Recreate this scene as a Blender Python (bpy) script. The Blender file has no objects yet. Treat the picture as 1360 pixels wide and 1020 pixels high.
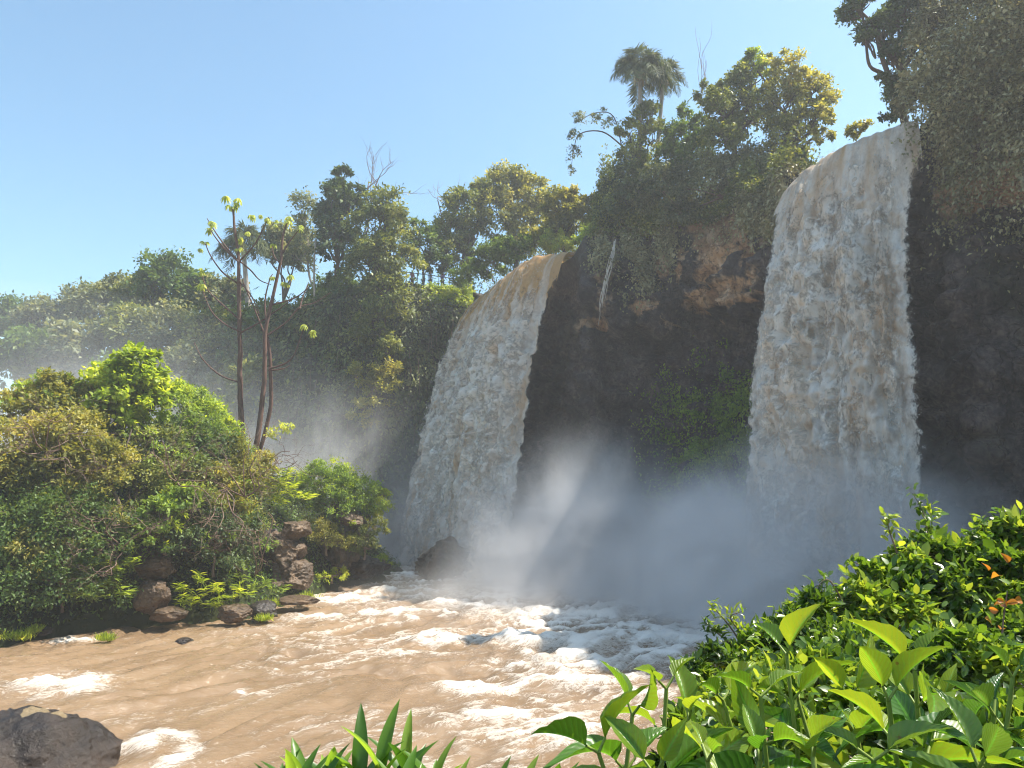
import bpy, math, random
import numpy as np
from mathutils import Vector, Matrix
R_ = math.radians
S = bpy.context.scene
COL = S.collection
# ------------------------------------------------------------------ camera
F_PX, PITCH, CAMZ = 1000.0, 7.75, 6.0
cam_d = bpy.data.cameras.new("camera")
cam = bpy.data.objects.new("camera", cam_d); COL.objects.link(cam)
cam.location = (0, 0, CAMZ); cam.rotation_euler = (R_(90 + PITCH), 0, 0)
cam_d.sensor_width = 36; cam_d.lens = 36 * F_PX / 1360
cam_d.clip_start = 0.05; cam_d.clip_end = 6000
S.camera = cam
# ------------------------------------------------------------------ light
SUN_TO = Vector((0.52, 0.09, 0.85)).normalized()      # direction towards the sun
S.view_settings.view_transform = 'Standard'; S.view_settings.look = 'None'
S.view_settings.gamma = 1; S.view_settings.exposure = 1.08
w = bpy.data.worlds.new("World"); S.world = w; w.use_nodes = True
nt = w.node_tree; nt.nodes.clear()
sky = nt.nodes.new('ShaderNodeTexSky'); sky.sky_type = 'NISHITA'; sky.sun_disc = False
sky.sun_elevation = math.asin(SUN_TO.z); sky.sun_rotation = math.atan2(SUN_TO.x, SUN_TO.y)
sky.air_density = 1.0; sky.dust_density = 1.1; sky.ozone_density = 0.6
bg = nt.nodes.new('ShaderNodeBackground'); bg.inputs[1].default_value = 0.122
wo = nt.nodes.new('ShaderNodeOutputWorld')
tn = nt.nodes.new('ShaderNodeMix'); tn.data_type = 'RGBA'; tn.blend_type = 'MULTIPLY'; tn.inputs[0].default_value = 1; tn.inputs[7].default_value = (.86, 1.04, 1.0, 1)
nt.links.new(sky.outputs[0], tn.inputs[6]); nt.links.new(tn.outputs[2], bg.inputs[0]); nt.links.new(bg.outputs[0], wo.inputs[0])
sd = bpy.data.lights.new("sun", 'SUN'); sd.energy = 4.9; sd.angle = R_(0.5); sd.color = (1, 0.93, 0.82)
sun = bpy.data.objects.new("sun", sd); COL.objects.link(sun)
sun.rotation_euler = SUN_TO.to_track_quat('Z', 'Y').to_euler(); sun.location = (60, 30, 120)
cy = S.cycles
cy.filter_width = 1.1; cy.use_denoising = True; cy.max_bounces = 8; cy.transparent_max_bounces = 24
cy.diffuse_bounces = 3; cy.glossy_bounces = 2; cy.transmission_bounces = 4; cy.volume_bounces = 3
cy.caustics_reflective = False; cy.caustics_refractive = False
cy.sample_clamp_indirect = 6; cy.volume_max_steps = 128
cy.use_adaptive_sampling = True; cy.adaptive_threshold = 0.03

# ------------------------------------------------------------------ helpers
_cp, _sp = math.cos(R_(PITCH)), math.sin(R_(PITCH))
def ray(px, py):
    dx, dz = (px - 680) / F_PX, (510 - py) / F_PX
    return np.array([dx, _cp - dz * _sp, _sp + dz * _cp])
def at(px, py, Y):
    d = ray(px, py); return np.array([0, 0, CAMZ]) + d * (Y / d[1])
def atz(px, py, z):
    d = ray(px, py); return np.array([0, 0, CAMZ]) + d * ((z - CAMZ) / d[2])
def proj(P):
    P = np.asarray(P, float); x = P[..., 0]; y = P[..., 1]; z = P[..., 2] - CAMZ
    dep = y * _cp + z * _sp; up = -y * _sp + z * _cp
    return 680 + F_PX * x / dep, 510 - F_PX * up / dep

_pr = np.random.RandomState(7); _perm = _pr.permutation(256); _perm = np.concatenate([_perm] * 3)
_gr = _pr.normal(size=(256, 3)); _gr /= np.linalg.norm(_gr, axis=1)[:, None]
def perlin(P, seed=0):
    P = np.asarray(P, float) + seed * 17.31
    i = np.floor(P).astype(int); f = P - i; u = f * f * f * (f * (f * 6 - 15) + 10)
    r = 0
    for a in (0, 1):
        wx = u[..., 0] if a else 1 - u[..., 0]
        for b in (0, 1):
            wy = u[..., 1] if b else 1 - u[..., 1]
            for c in (0, 1):
                wz = u[..., 2] if c else 1 - u[..., 2]
                h = _perm[_perm[_perm[(i[..., 0] + a) & 255] + ((i[..., 1] + b) & 255)] + ((i[..., 2] + c) & 255)]
                g = _gr[h]
                r = r + wx * wy * wz * (g[..., 0] * (f[..., 0] - a) + g[..., 1] * (f[..., 1] - b) + g[..., 2] * (f[..., 2] - c))
    return r * 1.6
def fbm(P, octv=4, seed=0, gain=.5):
    P = np.asarray(P, float); r = 0; a = 1
    for o in range(octv):
        r = r + a * perlin(P * 2 ** o, seed + o * 3); a *= gain
    return r
def sstep(a, b, x):
    t = np.clip((np.asarray(x, float) - a) / (b - a), 0, 1); return t * t * (3 - 2 * t)
def nrm(v):
    v = np.asarray(v, float); return v / np.maximum(np.linalg.norm(v, axis=-1, keepdims=True), 1e-9)

def mesh(name, V, F, mat, parent=None, attrs=None, smooth=False, uvp=None, loc=None):
    """F: list of int arrays (n x k). attrs: {name: (domain, array)}"""
    V = np.asarray(V, np.float32).reshape(-1, 3)
    if loc is not None: V = V - np.asarray(loc, np.float32)
    if not isinstance(F, (list, tuple)): F = [F]
    F = [np.asarray(f, np.int32) for f in F if len(f)]
    me = bpy.data.meshes.new(name)
    nl = sum(f.size for f in F); npoly = sum(len(f) for f in F)
    me.vertices.add(len(V)); me.vertices.foreach_set('co', V.ravel())
    me.loops.add(nl); me.loops.foreach_set('vertex_index', np.concatenate([f.ravel() for f in F]))
    st = []; o = 0
    for f in F:
        st.append(o + np.arange(len(f)) * f.shape[1]); o += f.size
    me.polygons.add(npoly); me.polygons.foreach_set('loop_start', np.concatenate(st).astype(np.int32))
    if smooth: me.polygons.foreach_set('use_smooth', np.ones(npoly, bool))
    me.update(calc_edges=True)
    for k, (dom, arr) in (attrs or {}).items():
        arr = np.asarray(arr, np.float32)
        if arr.ndim == 1:
            a = me.attributes.new(k, 'FLOAT', dom); a.data.foreach_set('value', arr)
        else:
            a = me.attributes.new(k, 'FLOAT_VECTOR', dom); a.data.foreach_set('vector', arr.ravel())
    if mat: me.materials.append(mat)
    ob = bpy.data.objects.new(name, me); COL.objects.link(ob)
    if loc is not None: ob.location = [float(c) for c in loc]
    if parent is not None:
        ob.parent = parent
        if loc is None: ob.location = -Vector(parent.location)
        else: ob.location = Vector([float(c) for c in loc]) - Vector(parent.location)
    return ob
def thing(name, label, cat, loc, group=None):
    o = bpy.data.objects.new(name, None); COL.objects.link(o); o.location = [float(c) for c in loc]
    o.empty_display_size = .2
    o['label'] = label; o['category'] = cat
    if group: o['group'] = group
    return o
def tag(o, label, cat, group=None, kind=None):
    if label: o['label'] = label
    if cat: o['category'] = cat
    if group: o['group'] = group
    if kind: o['kind'] = kind
    return o

def tubes(paths):
    """paths: list of (pts, radii, nseg) -> V, F"""
    V = []; F = []; o = 0
    for pts, rad, n in paths:
        pts = np.asarray(pts, float); m = len(pts); rad = np.broadcast_to(np.asarray(rad, float), (m,))
        t = np.gradient(pts, axis=0); t = nrm(t)
        up = np.array([0, 0, 1.]) if abs(t[:, 2]).mean() < .8 else np.array([1., 0, 0])
        s = nrm(np.cross(t, up)); b = np.cross(t, s)
        a = np.arange(n) * 2 * math.pi / n
        ring = pts[:, None] + rad[:, None, None] * (np.cos(a)[None, :, None] * s[:, None] + np.sin(a)[None, :, None] * b[:, None])
        V.append(ring.reshape(-1, 3))
        i = np.arange(m - 1)[:, None] * n; k = np.arange(n)[None]; k2 = (k + 1) % n
        F.append(np.stack([i + k, i + k2, i + n + k2, i + n + k], -1).reshape(-1, 4) + o)
        o += m * n
    return np.concatenate(V), np.concatenate(F)
def spline(pts, k=4):
    pts = np.asarray(pts, float); n = len(pts)
    if n < 3: return np.array([pts[0] + (pts[-1] - pts[0]) * t for t in np.linspace(0, 1, k + 1)])
    P = np.vstack([2 * pts[0] - pts[1], pts, 2 * pts[-1] - pts[-2]]); out = []
    for i in range(n - 1):
        p0, p1, p2, p3 = P[i:i + 4]
        for t in np.arange(k) / k:
            out.append(.5 * (2 * p1 + (p2 - p0) * t + (2 * p0 - 5 * p1 + 4 * p2 - p3) * t * t + (3 * p1 - p0 - 3 * p2 + p3) * t ** 3))
    out.append(pts[-1]); return np.array(out)

# leaf templates: (verts (u,w,n), faces)
T_DIA = (np.array([(0, 0, 0), (.45, .5, .12), (1, 0, 0), (.45, -.5, .12)]), np.array([[0, 1, 2, 3]]))
T_OVAL = (np.array([(0, 0, 0), (.22, .38, .08), (.62, .42, .08), (1, 0, -.05), (.62, -.42, .08), (.22, -.38, .08), (.5, 0, 0)]),
          np.array([[0, 1, 2, 6], [6, 2, 3, 4], [0, 6, 4, 5]]))
def grid_tmpl(nu=9, nw=5, prof=lambda u: np.sin(np.pi * u ** .8) ** .8, droop=.35, fold=.18, ripple=0.):
    u = np.linspace(0, 1, nu); w_ = np.linspace(-1, 1, nw)
    U, W = np.meshgrid(u, w_, indexing='ij'); wd = np.maximum(prof(U), .02) * .5
    N = fold * np.abs(W) * wd * 2 - droop * U * U + ripple * np.sin(U * 28 - np.abs(W) * 5) * .02 * np.abs(W)
    A = U * (1 - .12 * droop * U)
    V = np.stack([A, W * wd, N], -1).reshape(-1, 3)
    i = np.arange(nu - 1)[:, None] * nw; k = np.arange(nw - 1)[None]
    F = np.stack([i + k, i + k + 1, i + nw + k + 1, i + nw + k], -1).reshape(-1, 4)
    uv = np.stack([U, W, 0 * U], -1).reshape(-1, 3)
    return V, F, uv
T_BIG = [grid_tmpl(11, 7, lambda u: np.clip(np.sin(np.pi * np.clip(u, 0, 1) ** .72), 0, 1) ** .95 * (1 - .25 * u), d, f, 1.) for d, f in ((.3, .22), (.65, .12), (.95, .25))]
T_LAN = [grid_tmpl(9, 3, lambda u: np.clip(np.sin(np.pi * np.clip(u, 0, 1) ** .7), 0, 1) ** .7, d, .07) for d in (.1, .35, .7)]

def leaves(C, A, Nn, size, aspect, tmpl, rng, var=None):
    """C centres/bases, A axis dirs, Nn approx normals"""
    n = len(C); A = nrm(A); Sd = nrm(np.cross(Nn, A)); Nn = np.cross(A, Sd)
    size = np.broadcast_to(size, (n,)); T = tmpl[0]; k = len(T)
    asp = np.broadcast_to(aspect, (n,))
    V = C[:, None] + size[:, None, None] * (T[None, :, 0:1] * A[:, None] + T[None, :, 1:2] * asp[:, None, None] * Sd[:, None] + T[None, :, 2:3] * Nn[:, None])
    F = (tmpl[1][None] + (np.arange(n) * k)[:, None, None]).reshape(-1, tmpl[1].shape[1])
    if var is None: var = rng.random(n)
    vf = np.repeat(var, len(tmpl[1]))
    uv = np.tile(tmpl[2], (n, 1)) if len(tmpl) > 2 else None
    return V.reshape(-1, 3), F, vf, uv
def rdir(rng, n):
    return nrm(rng.normal(size=(n, 3)))

# ------------------------------------------------------------------ materials
def newmat(name):
    m = bpy.data.materials.new(name); m.use_nodes = True; t = m.node_tree; t.nodes.clear()
    out = t.nodes.new('ShaderNodeOutputMaterial'); return m, t, out
class NB:
    def __init__(s, t): s.t = t
    def n(s, typ, **kw):
        nd = s.t.nodes.new('ShaderNode' + typ)
        for k, v in kw.items(): setattr(nd, k, v)
        return nd
    def l(s, a, b): s.t.links.new(a, b)
    def attr(s, name):
        a = s.n('Attribute'); a.attribute_name = name; return a
    def noise(s, vec, scale, detail=4, rough=.55, dist=0):
        a = s.n('TexNoise'); a.inputs['Scale'].default_value = scale; a.inputs['Detail'].default_value = detail
        a.inputs['Roughness'].default_value = rough; a.inputs['Distortion'].default_value = dist
        if vec is not None: s.l(vec, a.inputs['Vector'])
        return a.outputs[0]
    def ramp(s, fac, stops):
        r = s.n('ValToRGB'); e = r.color_ramp.elements
        while len(e) < len(stops): e.new(.5)
        for i, (p, c) in enumerate(stops):
            e[i].position = p; e[i].color = (*c, 1) if len(c) == 3 else c
        s.l(fac, r.inputs[0]); return r.outputs[0]
    def mixc(s, fac, a, b, mode='MIX'):
        m = s.n('Mix', data_type='RGBA', blend_type=mode)
        for v, i in ((fac, 0), (a, 6), (b, 7)):
            if isinstance(v, (int, float)): m.inputs[i].default_value = v
            elif isinstance(v, tuple): m.inputs[i].default_value = (*v, 1)
            else: s.l(v, m.inputs[i])
        return m.outputs[2]
    def math(s, op, a, b=0., c=None):
        m = s.n('Math', operation=op)
        for v, i in ((a, 0), (b, 1), (c, 2)):
            if v is None: continue
            if isinstance(v, (int, float)): m.inputs[i].default_value = v
            else: s.l(v, m.inputs[i])
        return m.outputs[0]
    def bump(s, h, strength=.5, dist=.05):
        b = s.n('Bump'); b.inputs['Strength'].default_value = strength; b.inputs['Distance'].default_value = dist
        s.l(h, b.inputs['Height']); return b.outputs[0]
    def mapping(s, vec, scale=(1, 1, 1), rot=(0, 0, 0)):
        m = s.n('Mapping'); m.inputs['Scale'].default_value = scale; m.inputs['Rotation'].default_value = rot
        s.l(vec, m.inputs[0]); return m.outputs[0]

def leafmat(name, ca, cb, cc=None, trans=.35, rough=.5, spec=.35, veins=False, boost=1.6):
    m, t, out = newmat(name); b = NB(t)
    v = b.attr('var').outputs['Fac']
    if not veins and name not in ('bush_leaf', 'spear_leaf', 'autumn_leaf'):
        ca, cb = [tuple(x * 1.5 for x in q) for q in (ca, cb)]; cc = tuple(x * 1.5 for x in (cc or [y * 1.35 for y in cb]))
    cc = cc or tuple(min(1, x * 1.35) for x in cb)
    col = b.ramp(v, [(0, ca), (.55, cb), (1, cc)])
    p = b.n('BsdfPrincipled'); p.inputs['Roughness'].default_value = rough
    p.inputs['Specular IOR Level'].default_value = spec
    if veins:
        uv = b.attr('luv').outputs['Vector']; sx = b.n('SeparateXYZ'); b.l(uv, sx.inputs[0])
        aw = b.math('ABSOLUTE', sx.outputs[1])
        ph = b.math('SUBTRACT', b.math('MULTIPLY', sx.outputs[0], 62.), b.math('MULTIPLY', aw, 16.))
        sn = b.math('SINE', ph); vv = b.math('POWER', b.math('MULTIPLY_ADD', sn, .5, .5), 7.)
        mid = b.math('LESS_THAN', aw, .07)
        vm = b.math('MAXIMUM', b.math('MULTIPLY', vv, .3), b.math('MULTIPLY', mid, .8))
        tc = b.n('TexCoord').outputs['Object']
        blot = b.noise(tc, 22., 4)
        col = b.mixc(b.math('MULTIPLY', blot, .35), col, tuple(x * .6 for x in ca), 'MIX')
        col = b.mixc(vm, col, tuple(min(1, x * 1.9) for x in cb))
        hole = b.ramp(b.noise(tc, 38., 3, .5), [(.70, (0, 0, 0)), (.74, (1, 1, 1))]); col = b.mixc(b.math('MULTIPLY', hole, .75), col, (.13, .07, .02))
        nb = b.bump(b.math('ADD', b.math('MULTIPLY', sn, -.3), b.math('MULTIPLY', blot, .5)), .4, .003)
        b.l(nb, p.inputs['Normal'])
    b.l(col, p.inputs['Base Color'])
    tr = b.n('BsdfTranslucent'); tcol = b.mixc(1., col, (boost * 1.15, boost, boost * .45), 'MULTIPLY')
    b.l(tcol, tr.inputs[0])
    mx = b.n('MixShader'); mx.inputs[0].default_value = trans
    b.l(p.outputs[0], mx.inputs[1]); b.l(tr.outputs[0], mx.inputs[2]); b.l(mx.outputs[0], out.inputs[0])
    return m
def barkmat(name, ca, cb, scale=3.):
    m, t, out = newmat(name); b = NB(t); tc = b.n('TexCoord').outputs['Object']
    n1 = b.noise(b.mapping(tc, (1, 1, .25)), scale * 4, 6, .65)
    p = b.n('BsdfPrincipled'); p.inputs['Roughness'].default_value = .85; p.inputs['Specular IOR Level'].default_value = .2
    b.l(b.ramp(n1, [(.3, ca), (.7, cb)]), p.inputs['Base Color']); b.l(b.bump(n1, .6, .03), p.inputs['Normal'])
    b.l(p.outputs[0], out.inputs[0]); return m
def rockmat(name, dark, mid, light, rough=.55, spec=.4, scale=.6, moss=0., crk=1., patch=()):
    m, t, out = newmat(name); b = NB(t); tc = b.n('TexCoord').outputs['Object']
    n1 = b.noise(tc, scale, 8, .6, .4); n2 = b.noise(tc, scale * 9, 8, .65); v = b.n('TexVoronoi'); v.feature = 'DISTANCE_TO_EDGE'
    v.inputs['Scale'].default_value = scale * 1.7
    wv = b.n('VectorMath', operation='ADD'); b.l(tc, wv.inputs[0]); nz = b.n('TexNoise'); nz.inputs['Scale'].default_value = scale * 2
    b.l(tc, nz.inputs['Vector']); b.l(nz.outputs[1], wv.inputs[1]); b.l(wv.outputs[0], v.inputs['Vector'])
    c = b.ramp(n1, [(.3, dark), (.5, mid), (.72, light)])
    c = b.mixc(b.math('MULTIPLY', n2, .6), c, dark)
    crack = b.ramp(v.outputs['Distance'], [(0, (1, 1, 1)), (.035, (0, 0, 0))])
    crack = b.math('MULTIPLY', crack, b.ramp(n1, [(.5, (0, 0, 0)), (.62, (.8 * crk,) * 3)])); c = b.mixc(b.math('MULTIPLY', crack, .55), c, tuple(x * .35 for x in dark))
    if moss:
        g = b.n('NewGeometry'); sx = b.n('SeparateXYZ'); b.l(g.outputs['Normal'], sx.inputs[0])
        mm = b.math('MULTIPLY', b.ramp(b.math('ADD', sx.outputs[2], b.noise(tc, scale * 3, 5)), [(.75, (0, 0, 0)), (1.1, (1, 1, 1))]), moss)
        c = b.mixc(mm, c, (.06, .09, .02))
    for (px_, py_, pz_, pr_) in patch:
        dn = b.n('VectorMath', operation='DISTANCE'); b.l(tc, dn.inputs[0]); dn.inputs[1].default_value = (px_, py_, pz_)
        pm = b.ramp(b.math('MULTIPLY_ADD', b.noise(tc, 5., 5), .5, b.math('MULTIPLY', dn.outputs['Value'], 1 / pr_)), [(.95, (1, 1, 1)), (1.0, (0, 0, 0))]); c = b.mixc(b.math('MULTIPLY', pm, .8), c, (.24, .18, .10))
    p = b.n('BsdfPrincipled'); p.inputs['Specular IOR Level'].default_value = spec
    b.l(c, p.inputs['Base Color']); b.l(b.ramp(n2, [(.3, (max(.1, rough - .2),) * 3), (.7, (rough + .2,) * 3)]), p.inputs['Roughness'])
    h = b.math('ADD', b.math('MULTIPLY', n2, .7), b.math('MULTIPLY', crack, -.6))
    b.l(b.bump(h, .8, .12), p.inputs['Normal']); b.l(p.outputs[0], out.inputs[0]); return m
def plain(name, col, rough=.7, spec=.3):
    m, t, out = newmat(name); b = NB(t); tc = b.n('TexCoord').outputs['Object']
    n1 = b.noise(tc, 14., 5); p = b.n('BsdfPrincipled'); p.inputs['Roughness'].default_value = rough
    p.inputs['Specular IOR Level'].default_value = spec
    b.l(b.ramp(n1, [(.3, tuple(x * .8 for x in col)), (.7, tuple(min(1, x * 1.15) for x in col))]), p.inputs['Base Color'])
    b.l(p.outputs[0], out.inputs[0]); return m

M = {}
M['olive'] = leafmat('leaf_olive', (.04, .058, .012), (.10, .125, .03), (.22, .235, .065))
M['gold'] = leafmat('leaf_golden', (.065, .08, .016), (.16, .165, .036), (.30, .28, .09), trans=.45)
M['dark'] = leafmat('leaf_dark', (.02, .038, .014), (.05, .08, .026), (.11, .15, .05), trans=.25)
M['mid'] = leafmat('leaf_mid', (.03, .055, .012), (.06, .105, .022), (.12, .17, .04))
M['grey'] = leafmat('leaf_grey_green', (.045, .062, .032), (.11, .13, .065), (.21, .22, .13))
M['fresh'] = leafmat('leaf_fresh', (.05, .085, .014), (.12, .19, .03), (.25, .33, .07), trans=.5)
M['lime'] = leafmat('leaf_lime', (.10, .15, .012), (.20, .27, .025), (.34, .38, .06), trans=.55)
M['yellow'] = leafmat('leaf_yellow_green', (.13, .18, .04), (.26, .31, .07), (.42, .44, .14), trans=.5)
M['dryleaf'] = leafmat('leaf_dry', (.10, .065, .03), (.17, .12, .06), (.26, .19, .09), trans=.3)
M['palm'] = leafmat('palm_leaf', (.02, .035, .012), (.055, .075, .026), (.13, .14, .055), trans=.25, rough=.6, spec=.2)
M['creeper'] = leafmat('creeper_leaf', (.025, .042, .014), (.07, .09, .032), (.16, .17, .06), trans=.2)
M['veil'] = leafmat('veil_leaf_glare_lifted', (.075, .072, .036), (.19, .18, .095), (.34, .30, .18), trans=.2)  # dry vine tone, lightened to paint in the glare haze at upper right
M['big'] = leafmat('broad_leaf', (.022, .065, .010), (.065, .17, .018), (.26, .34, .03), trans=.45, rough=.32, spec=.5, veins=True, boost=1.9)
M['big2'] = leafmat('broad_leaf_dark', (.015, .05, .012), (.045, .12, .022), (.13, .22, .035), trans=.35, rough=.28, spec=.6, veins=True, boost=1.8)
M['spear'] = leafmat('spear_leaf', (.04, .11, .014), (.11, .23, .025), (.26, .38, .06), trans=.5, rough=.35, spec=.5, boost=1.8)
M['bush'] = leafmat('bush_leaf', (.035, .075, .012), (.10, .19, .022), (.30, .38, .05), trans=.45, rough=.3, spec=.6, boost=1.8)
M['autumn'] = leafmat('autumn_leaf', (.25, .09, .02), (.40, .17, .03), (.5, .3, .06), trans=.4, rough=.35, spec=.5)
M['bark'] = barkmat('bark', (.06, .045, .035), (.16, .12, .09))
M['barkpale'] = barkmat('bark_pale', (.20, .17, .14), (.42, .38, .32))
M['barkred'] = barkmat('bark_reddish', (.07, .04, .03), (.18, .11, .085))
M['twig'] = barkmat('twig', (.13, .085, .06), (.30, .21, .16))
M['stem'] = plain('green_stem', (.20, .26, .05), .5)
M['rockwet'] = rockmat('rock_wet', (.014, .011, .010), (.032, .024, .02), (.07, .05, .038), rough=.4, spec=.5, scale=.9)
M['rock'] = rockmat('rock_brown', (.04, .026, .016), (.125, .08, .045), (.27, .175, .10), rough=.5, scale=.8)
M['rockbig'] = rockmat('rock_wet_large', (.012, .009, .008), (.032, .023, .018), (.065, .045, .034), rough=.42, spec=.35, scale=.9, crk=0., patch=((.15, .1, 1.4, .42), (.62, .05, 1.3, .36)))
M['rockmoss'] = rockmat('rock_mossy', (.05, .04, .03), (.11, .08, .055), (.20, .14, .09), rough=.55, scale=.8, moss=.8)

# ------------------------------------------------------------------ ground sheets
def flat(name, x0, x1, y0, y1, z, mat):
    V = [(x0, y0, z), (x1, y0, z), (x1, y1, z), (x0, y1, z)]
    return tag(mesh(name, V, np.array([[0, 1, 2, 3]]), mat), None, None, kind='structure')
M['soil'] = rockmat('soil', (.03, .022, .014), (.06, .045, .025), (.10, .075, .04), rough=.8, spec=.15, scale=.5)
M['undergrowth'] = rockmat('undergrowth', (.015, .022, .008), (.03, .04, .014), (.06, .065, .025), rough=.85, spec=.1, scale=.5)
flat('ground', -2500, 2500, -2500, 2500, -6.0, M['soil'])

# ------------------------------------------------------------------ cliff
ZT = 22.6
LA = [atz(p[0], p[1], ZT - .3) for p in ((759, 334), (738, 337), (715, 342), (690, 357), (668, 376), (648, 396))]       # left lip
RA = [atz(p[0], p[1], ZT - .3) for p in ((1219, 160), (1170, 176), (1110, 203), (1085, 220), (1066, 240))]             # right lip
#  x, y, ztop, batter, recess(under fall)
r0, r1, l0, l1 = RA[0], RA[-1], LA[0], LA[-1]
CPL = [(38, -40, 25, 2, 0), (34, -12, 25, 2, 0), (30, 4, 25, 2, 0), (25.5, 16, 24.5, 1.5, 0), (22.3, 26, 24, 1, 0), (r0[0] + .9, r0[1] - 1.2, ZT + .9, .6, 0),
       (r0[0] + .2, r0[1] + .1, ZT - .6, .3, 1), ((r0[0] + r1[0]) / 2 + .5, (r0[1] + r1[1]) / 2, ZT - .7, .3, 1), (r1[0] + .2, r1[1], ZT - .6, .3, 1),
       (r1[0] - .3, r1[1] + 1.6, ZT + .7, .2, 0), (13.6, 46.5, ZT + .8, .1, 0), (9.5, 50, ZT + .5, 0, 0), (l0[0] + 1.0, l0[1] - .9, ZT + .5, .2, 0),
       (l0[0] + .2, l0[1] + .2, ZT - .6, .3, 1), ((l0[0] + l1[0]) / 2 + .5, (l0[1] + l1[1]) / 2, ZT - .7, .3, 1), (l1[0] + .2, l1[1], ZT - .6, .3, 1),
       (l1[0] - 1.2, l1[1] + 1.6, ZT + .6, .5, 0), (l1[0] - 4.5, l1[1] + 0.5, ZT + .4, 1, 0), (-9.5, 62.5, ZT - .2, 1.5, 0), (-14.5, 61.5, ZT - .8, 2, 0),
       (-20, 64, 20.5, 4, 0), (-28, 69, 17, 9, 0), (-42, 74, 13.5, 14, 0), (-68, 82, 11.5, 18, 0), (-110, 86, 11, 20, 0), (-220, 80, 11, 20, 0)]
CP = np.array(CPL, float)
seg = np.linalg.norm(np.diff(CP[:, :2], axis=0), axis=1); cum = np.concatenate([[0], np.cumsum(seg)])
S_ = []
s = 0
while s < cum[-1]:
    S_.append(s); xm = np.interp(s, cum, CP[:, 0]); ym = np.interp(s, cum, CP[:, 1])
    s += (.2 if xm > 3 else .3) if (ym > 22 and xm > -32) else 1.5
S_ = np.array(S_)
ci = [np.interp(S_, cum, CP[:, k]) for k in range(5)]
def sm(a, k):
    ker = np.hanning(k + 2)[1:-1]; ker /= ker.sum(); return np.convolve(np.pad(a, k // 2, 'edge'), ker, 'valid')[:len(a)]
cx, cyy = sm(ci[0], 5), sm(ci[1], 5); cz = sm(ci[2], 3); cb_ = ci[3]; cr_ = sm(ci[4], 9)
tx, ty = np.gradient(cx), np.gradient(cyy); L = np.hypot(tx, ty); nx, ny = -ty / L, tx / L
# outward = towards the pool: left of travel direction? check against pool centre
pc = np.array([-2., 35.]); sgn = np.sign(nx * (pc[0] - cx) + ny * (pc[1] - cyy)); sgn = np.where(np.abs(sgn) > 0, sgn, 1)
if np.median(sgn) < 0: nx, ny = -nx, -ny
nx, ny = sm(nx, 25), sm(ny, 25); L = np.hypot(nx, ny); nx, ny = nx / L, ny / L
vz = np.concatenate([np.linspace(0, 1, 131), 1 + np.array([.004, .012, .03])])           # face, then rounded top
nv = len(vz)
G = np.zeros((nv + 9, len(S_), 3))
s_r1 = cum[9]; s_l0 = cum[12]; s_l1 = cum[16]
for j, v in enumerate(vz):
    vv = min(v, 1)
    z = -2 + (cz + 2) * vv + max(0, v - 1) * 6
    off = (1 - vv) ** 1.1 * cb_ - cr_ * .9 * sstep(1.0, .93, vv)
    # ledge and undercut between the falls
    wl = sstep(s_r1 - 1, s_r1 + 2, S_) * sstep(s_l0 + 1, s_l0 - 2, S_)
    zl = 17.2 + .9 * np.sin(S_ * .7) + .5 * np.sin(S_ * 1.9)
    und = sstep(0, .7, (zl - z)) * (1.0 - .5 * sstep(2, 16, zl - z)) * 2.4 * (z < zl)
    off = off - wl * und + wl * .5 * sstep(3.5, 0, np.abs(z - zl - .8))
    wr = sstep(cum[5] + .5, cum[5] - 2, S_)
    zr = 18.3 + .4 * np.sin(S_ * .9)
    off = off - wr * sstep(0, .6, zr - z) * 1.2
    back = max(0, v - 1) * 30
    G[j] = np.stack([cx + nx * (off - back), cyy + ny * (off - back), z], -1)
P = G[:nv].reshape(-1, 3)
big = fbm(P * .16, 3, 5) * 1.1; mid_ = fbm(P * np.array([.7, .7, .45]), 4, 9) * .45
blk = np.abs(perlin(P * np.array([.9, .9, .5]), 21)) * .5 + np.round(perlin(P * np.array([.5, .5, .9]), 3) * 4) / 4 * .35
fine = fbm(P * 2.6, 3, 14) * .16
Wp = P + np.stack([fbm(P * .5, 2, 71), fbm(P * .5, 2, 72), fbm(P * .5, 2, 73)], -1) * 1.2
blk = blk + np.abs(perlin(Wp * np.array([.8, .8, 1.5]), 25)) * .75 - np.clip(.12 - np.abs(perlin(Wp * np.array([.55, .55, .3]), 26)), 0, 1) * 4
zz_ = P[:, 2] * .62 + fbm(P * .25, 3, 91) * .9; fr_ = zz_ - np.floor(zz_); strat = sstep(.0, .75, fr_) * sstep(1, .86, fr_) * (.35 + .5 * np.clip(fbm(P * .3, 2, 93) + .3, 0, 1))
D = (big + mid_ + blk * .8 + fine + strat).reshape(nv, -1)
amp = 1 - .85 * cr_[None] * sstep(.8, 1, np.minimum(vz, 1))[:, None]
amp = amp * (1 - .75 * sstep(.9, 1, np.minimum(vz, 1))[:, None])
G[:nv, :, 0] += nx * D * amp; G[:nv, :, 1] += ny * D * amp
for k, (bk, rise) in enumerate(((1.5, .1), (3, .2), (5, .35), (8, .6), (14, 1), (25, 1.5), (50, 2), (120, 3), (420, 4))):
    zz = cz + .18 + rise * (1 - cr_ * .9) + (fbm(np.stack([cx * .2, cyy * .2, 0 * cx + k], -1), 3, 2) * .4) * (1 - cr_)
    G[nv + k] = np.stack([cx - nx * bk, cyy - ny * bk, zz], -1)
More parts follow.
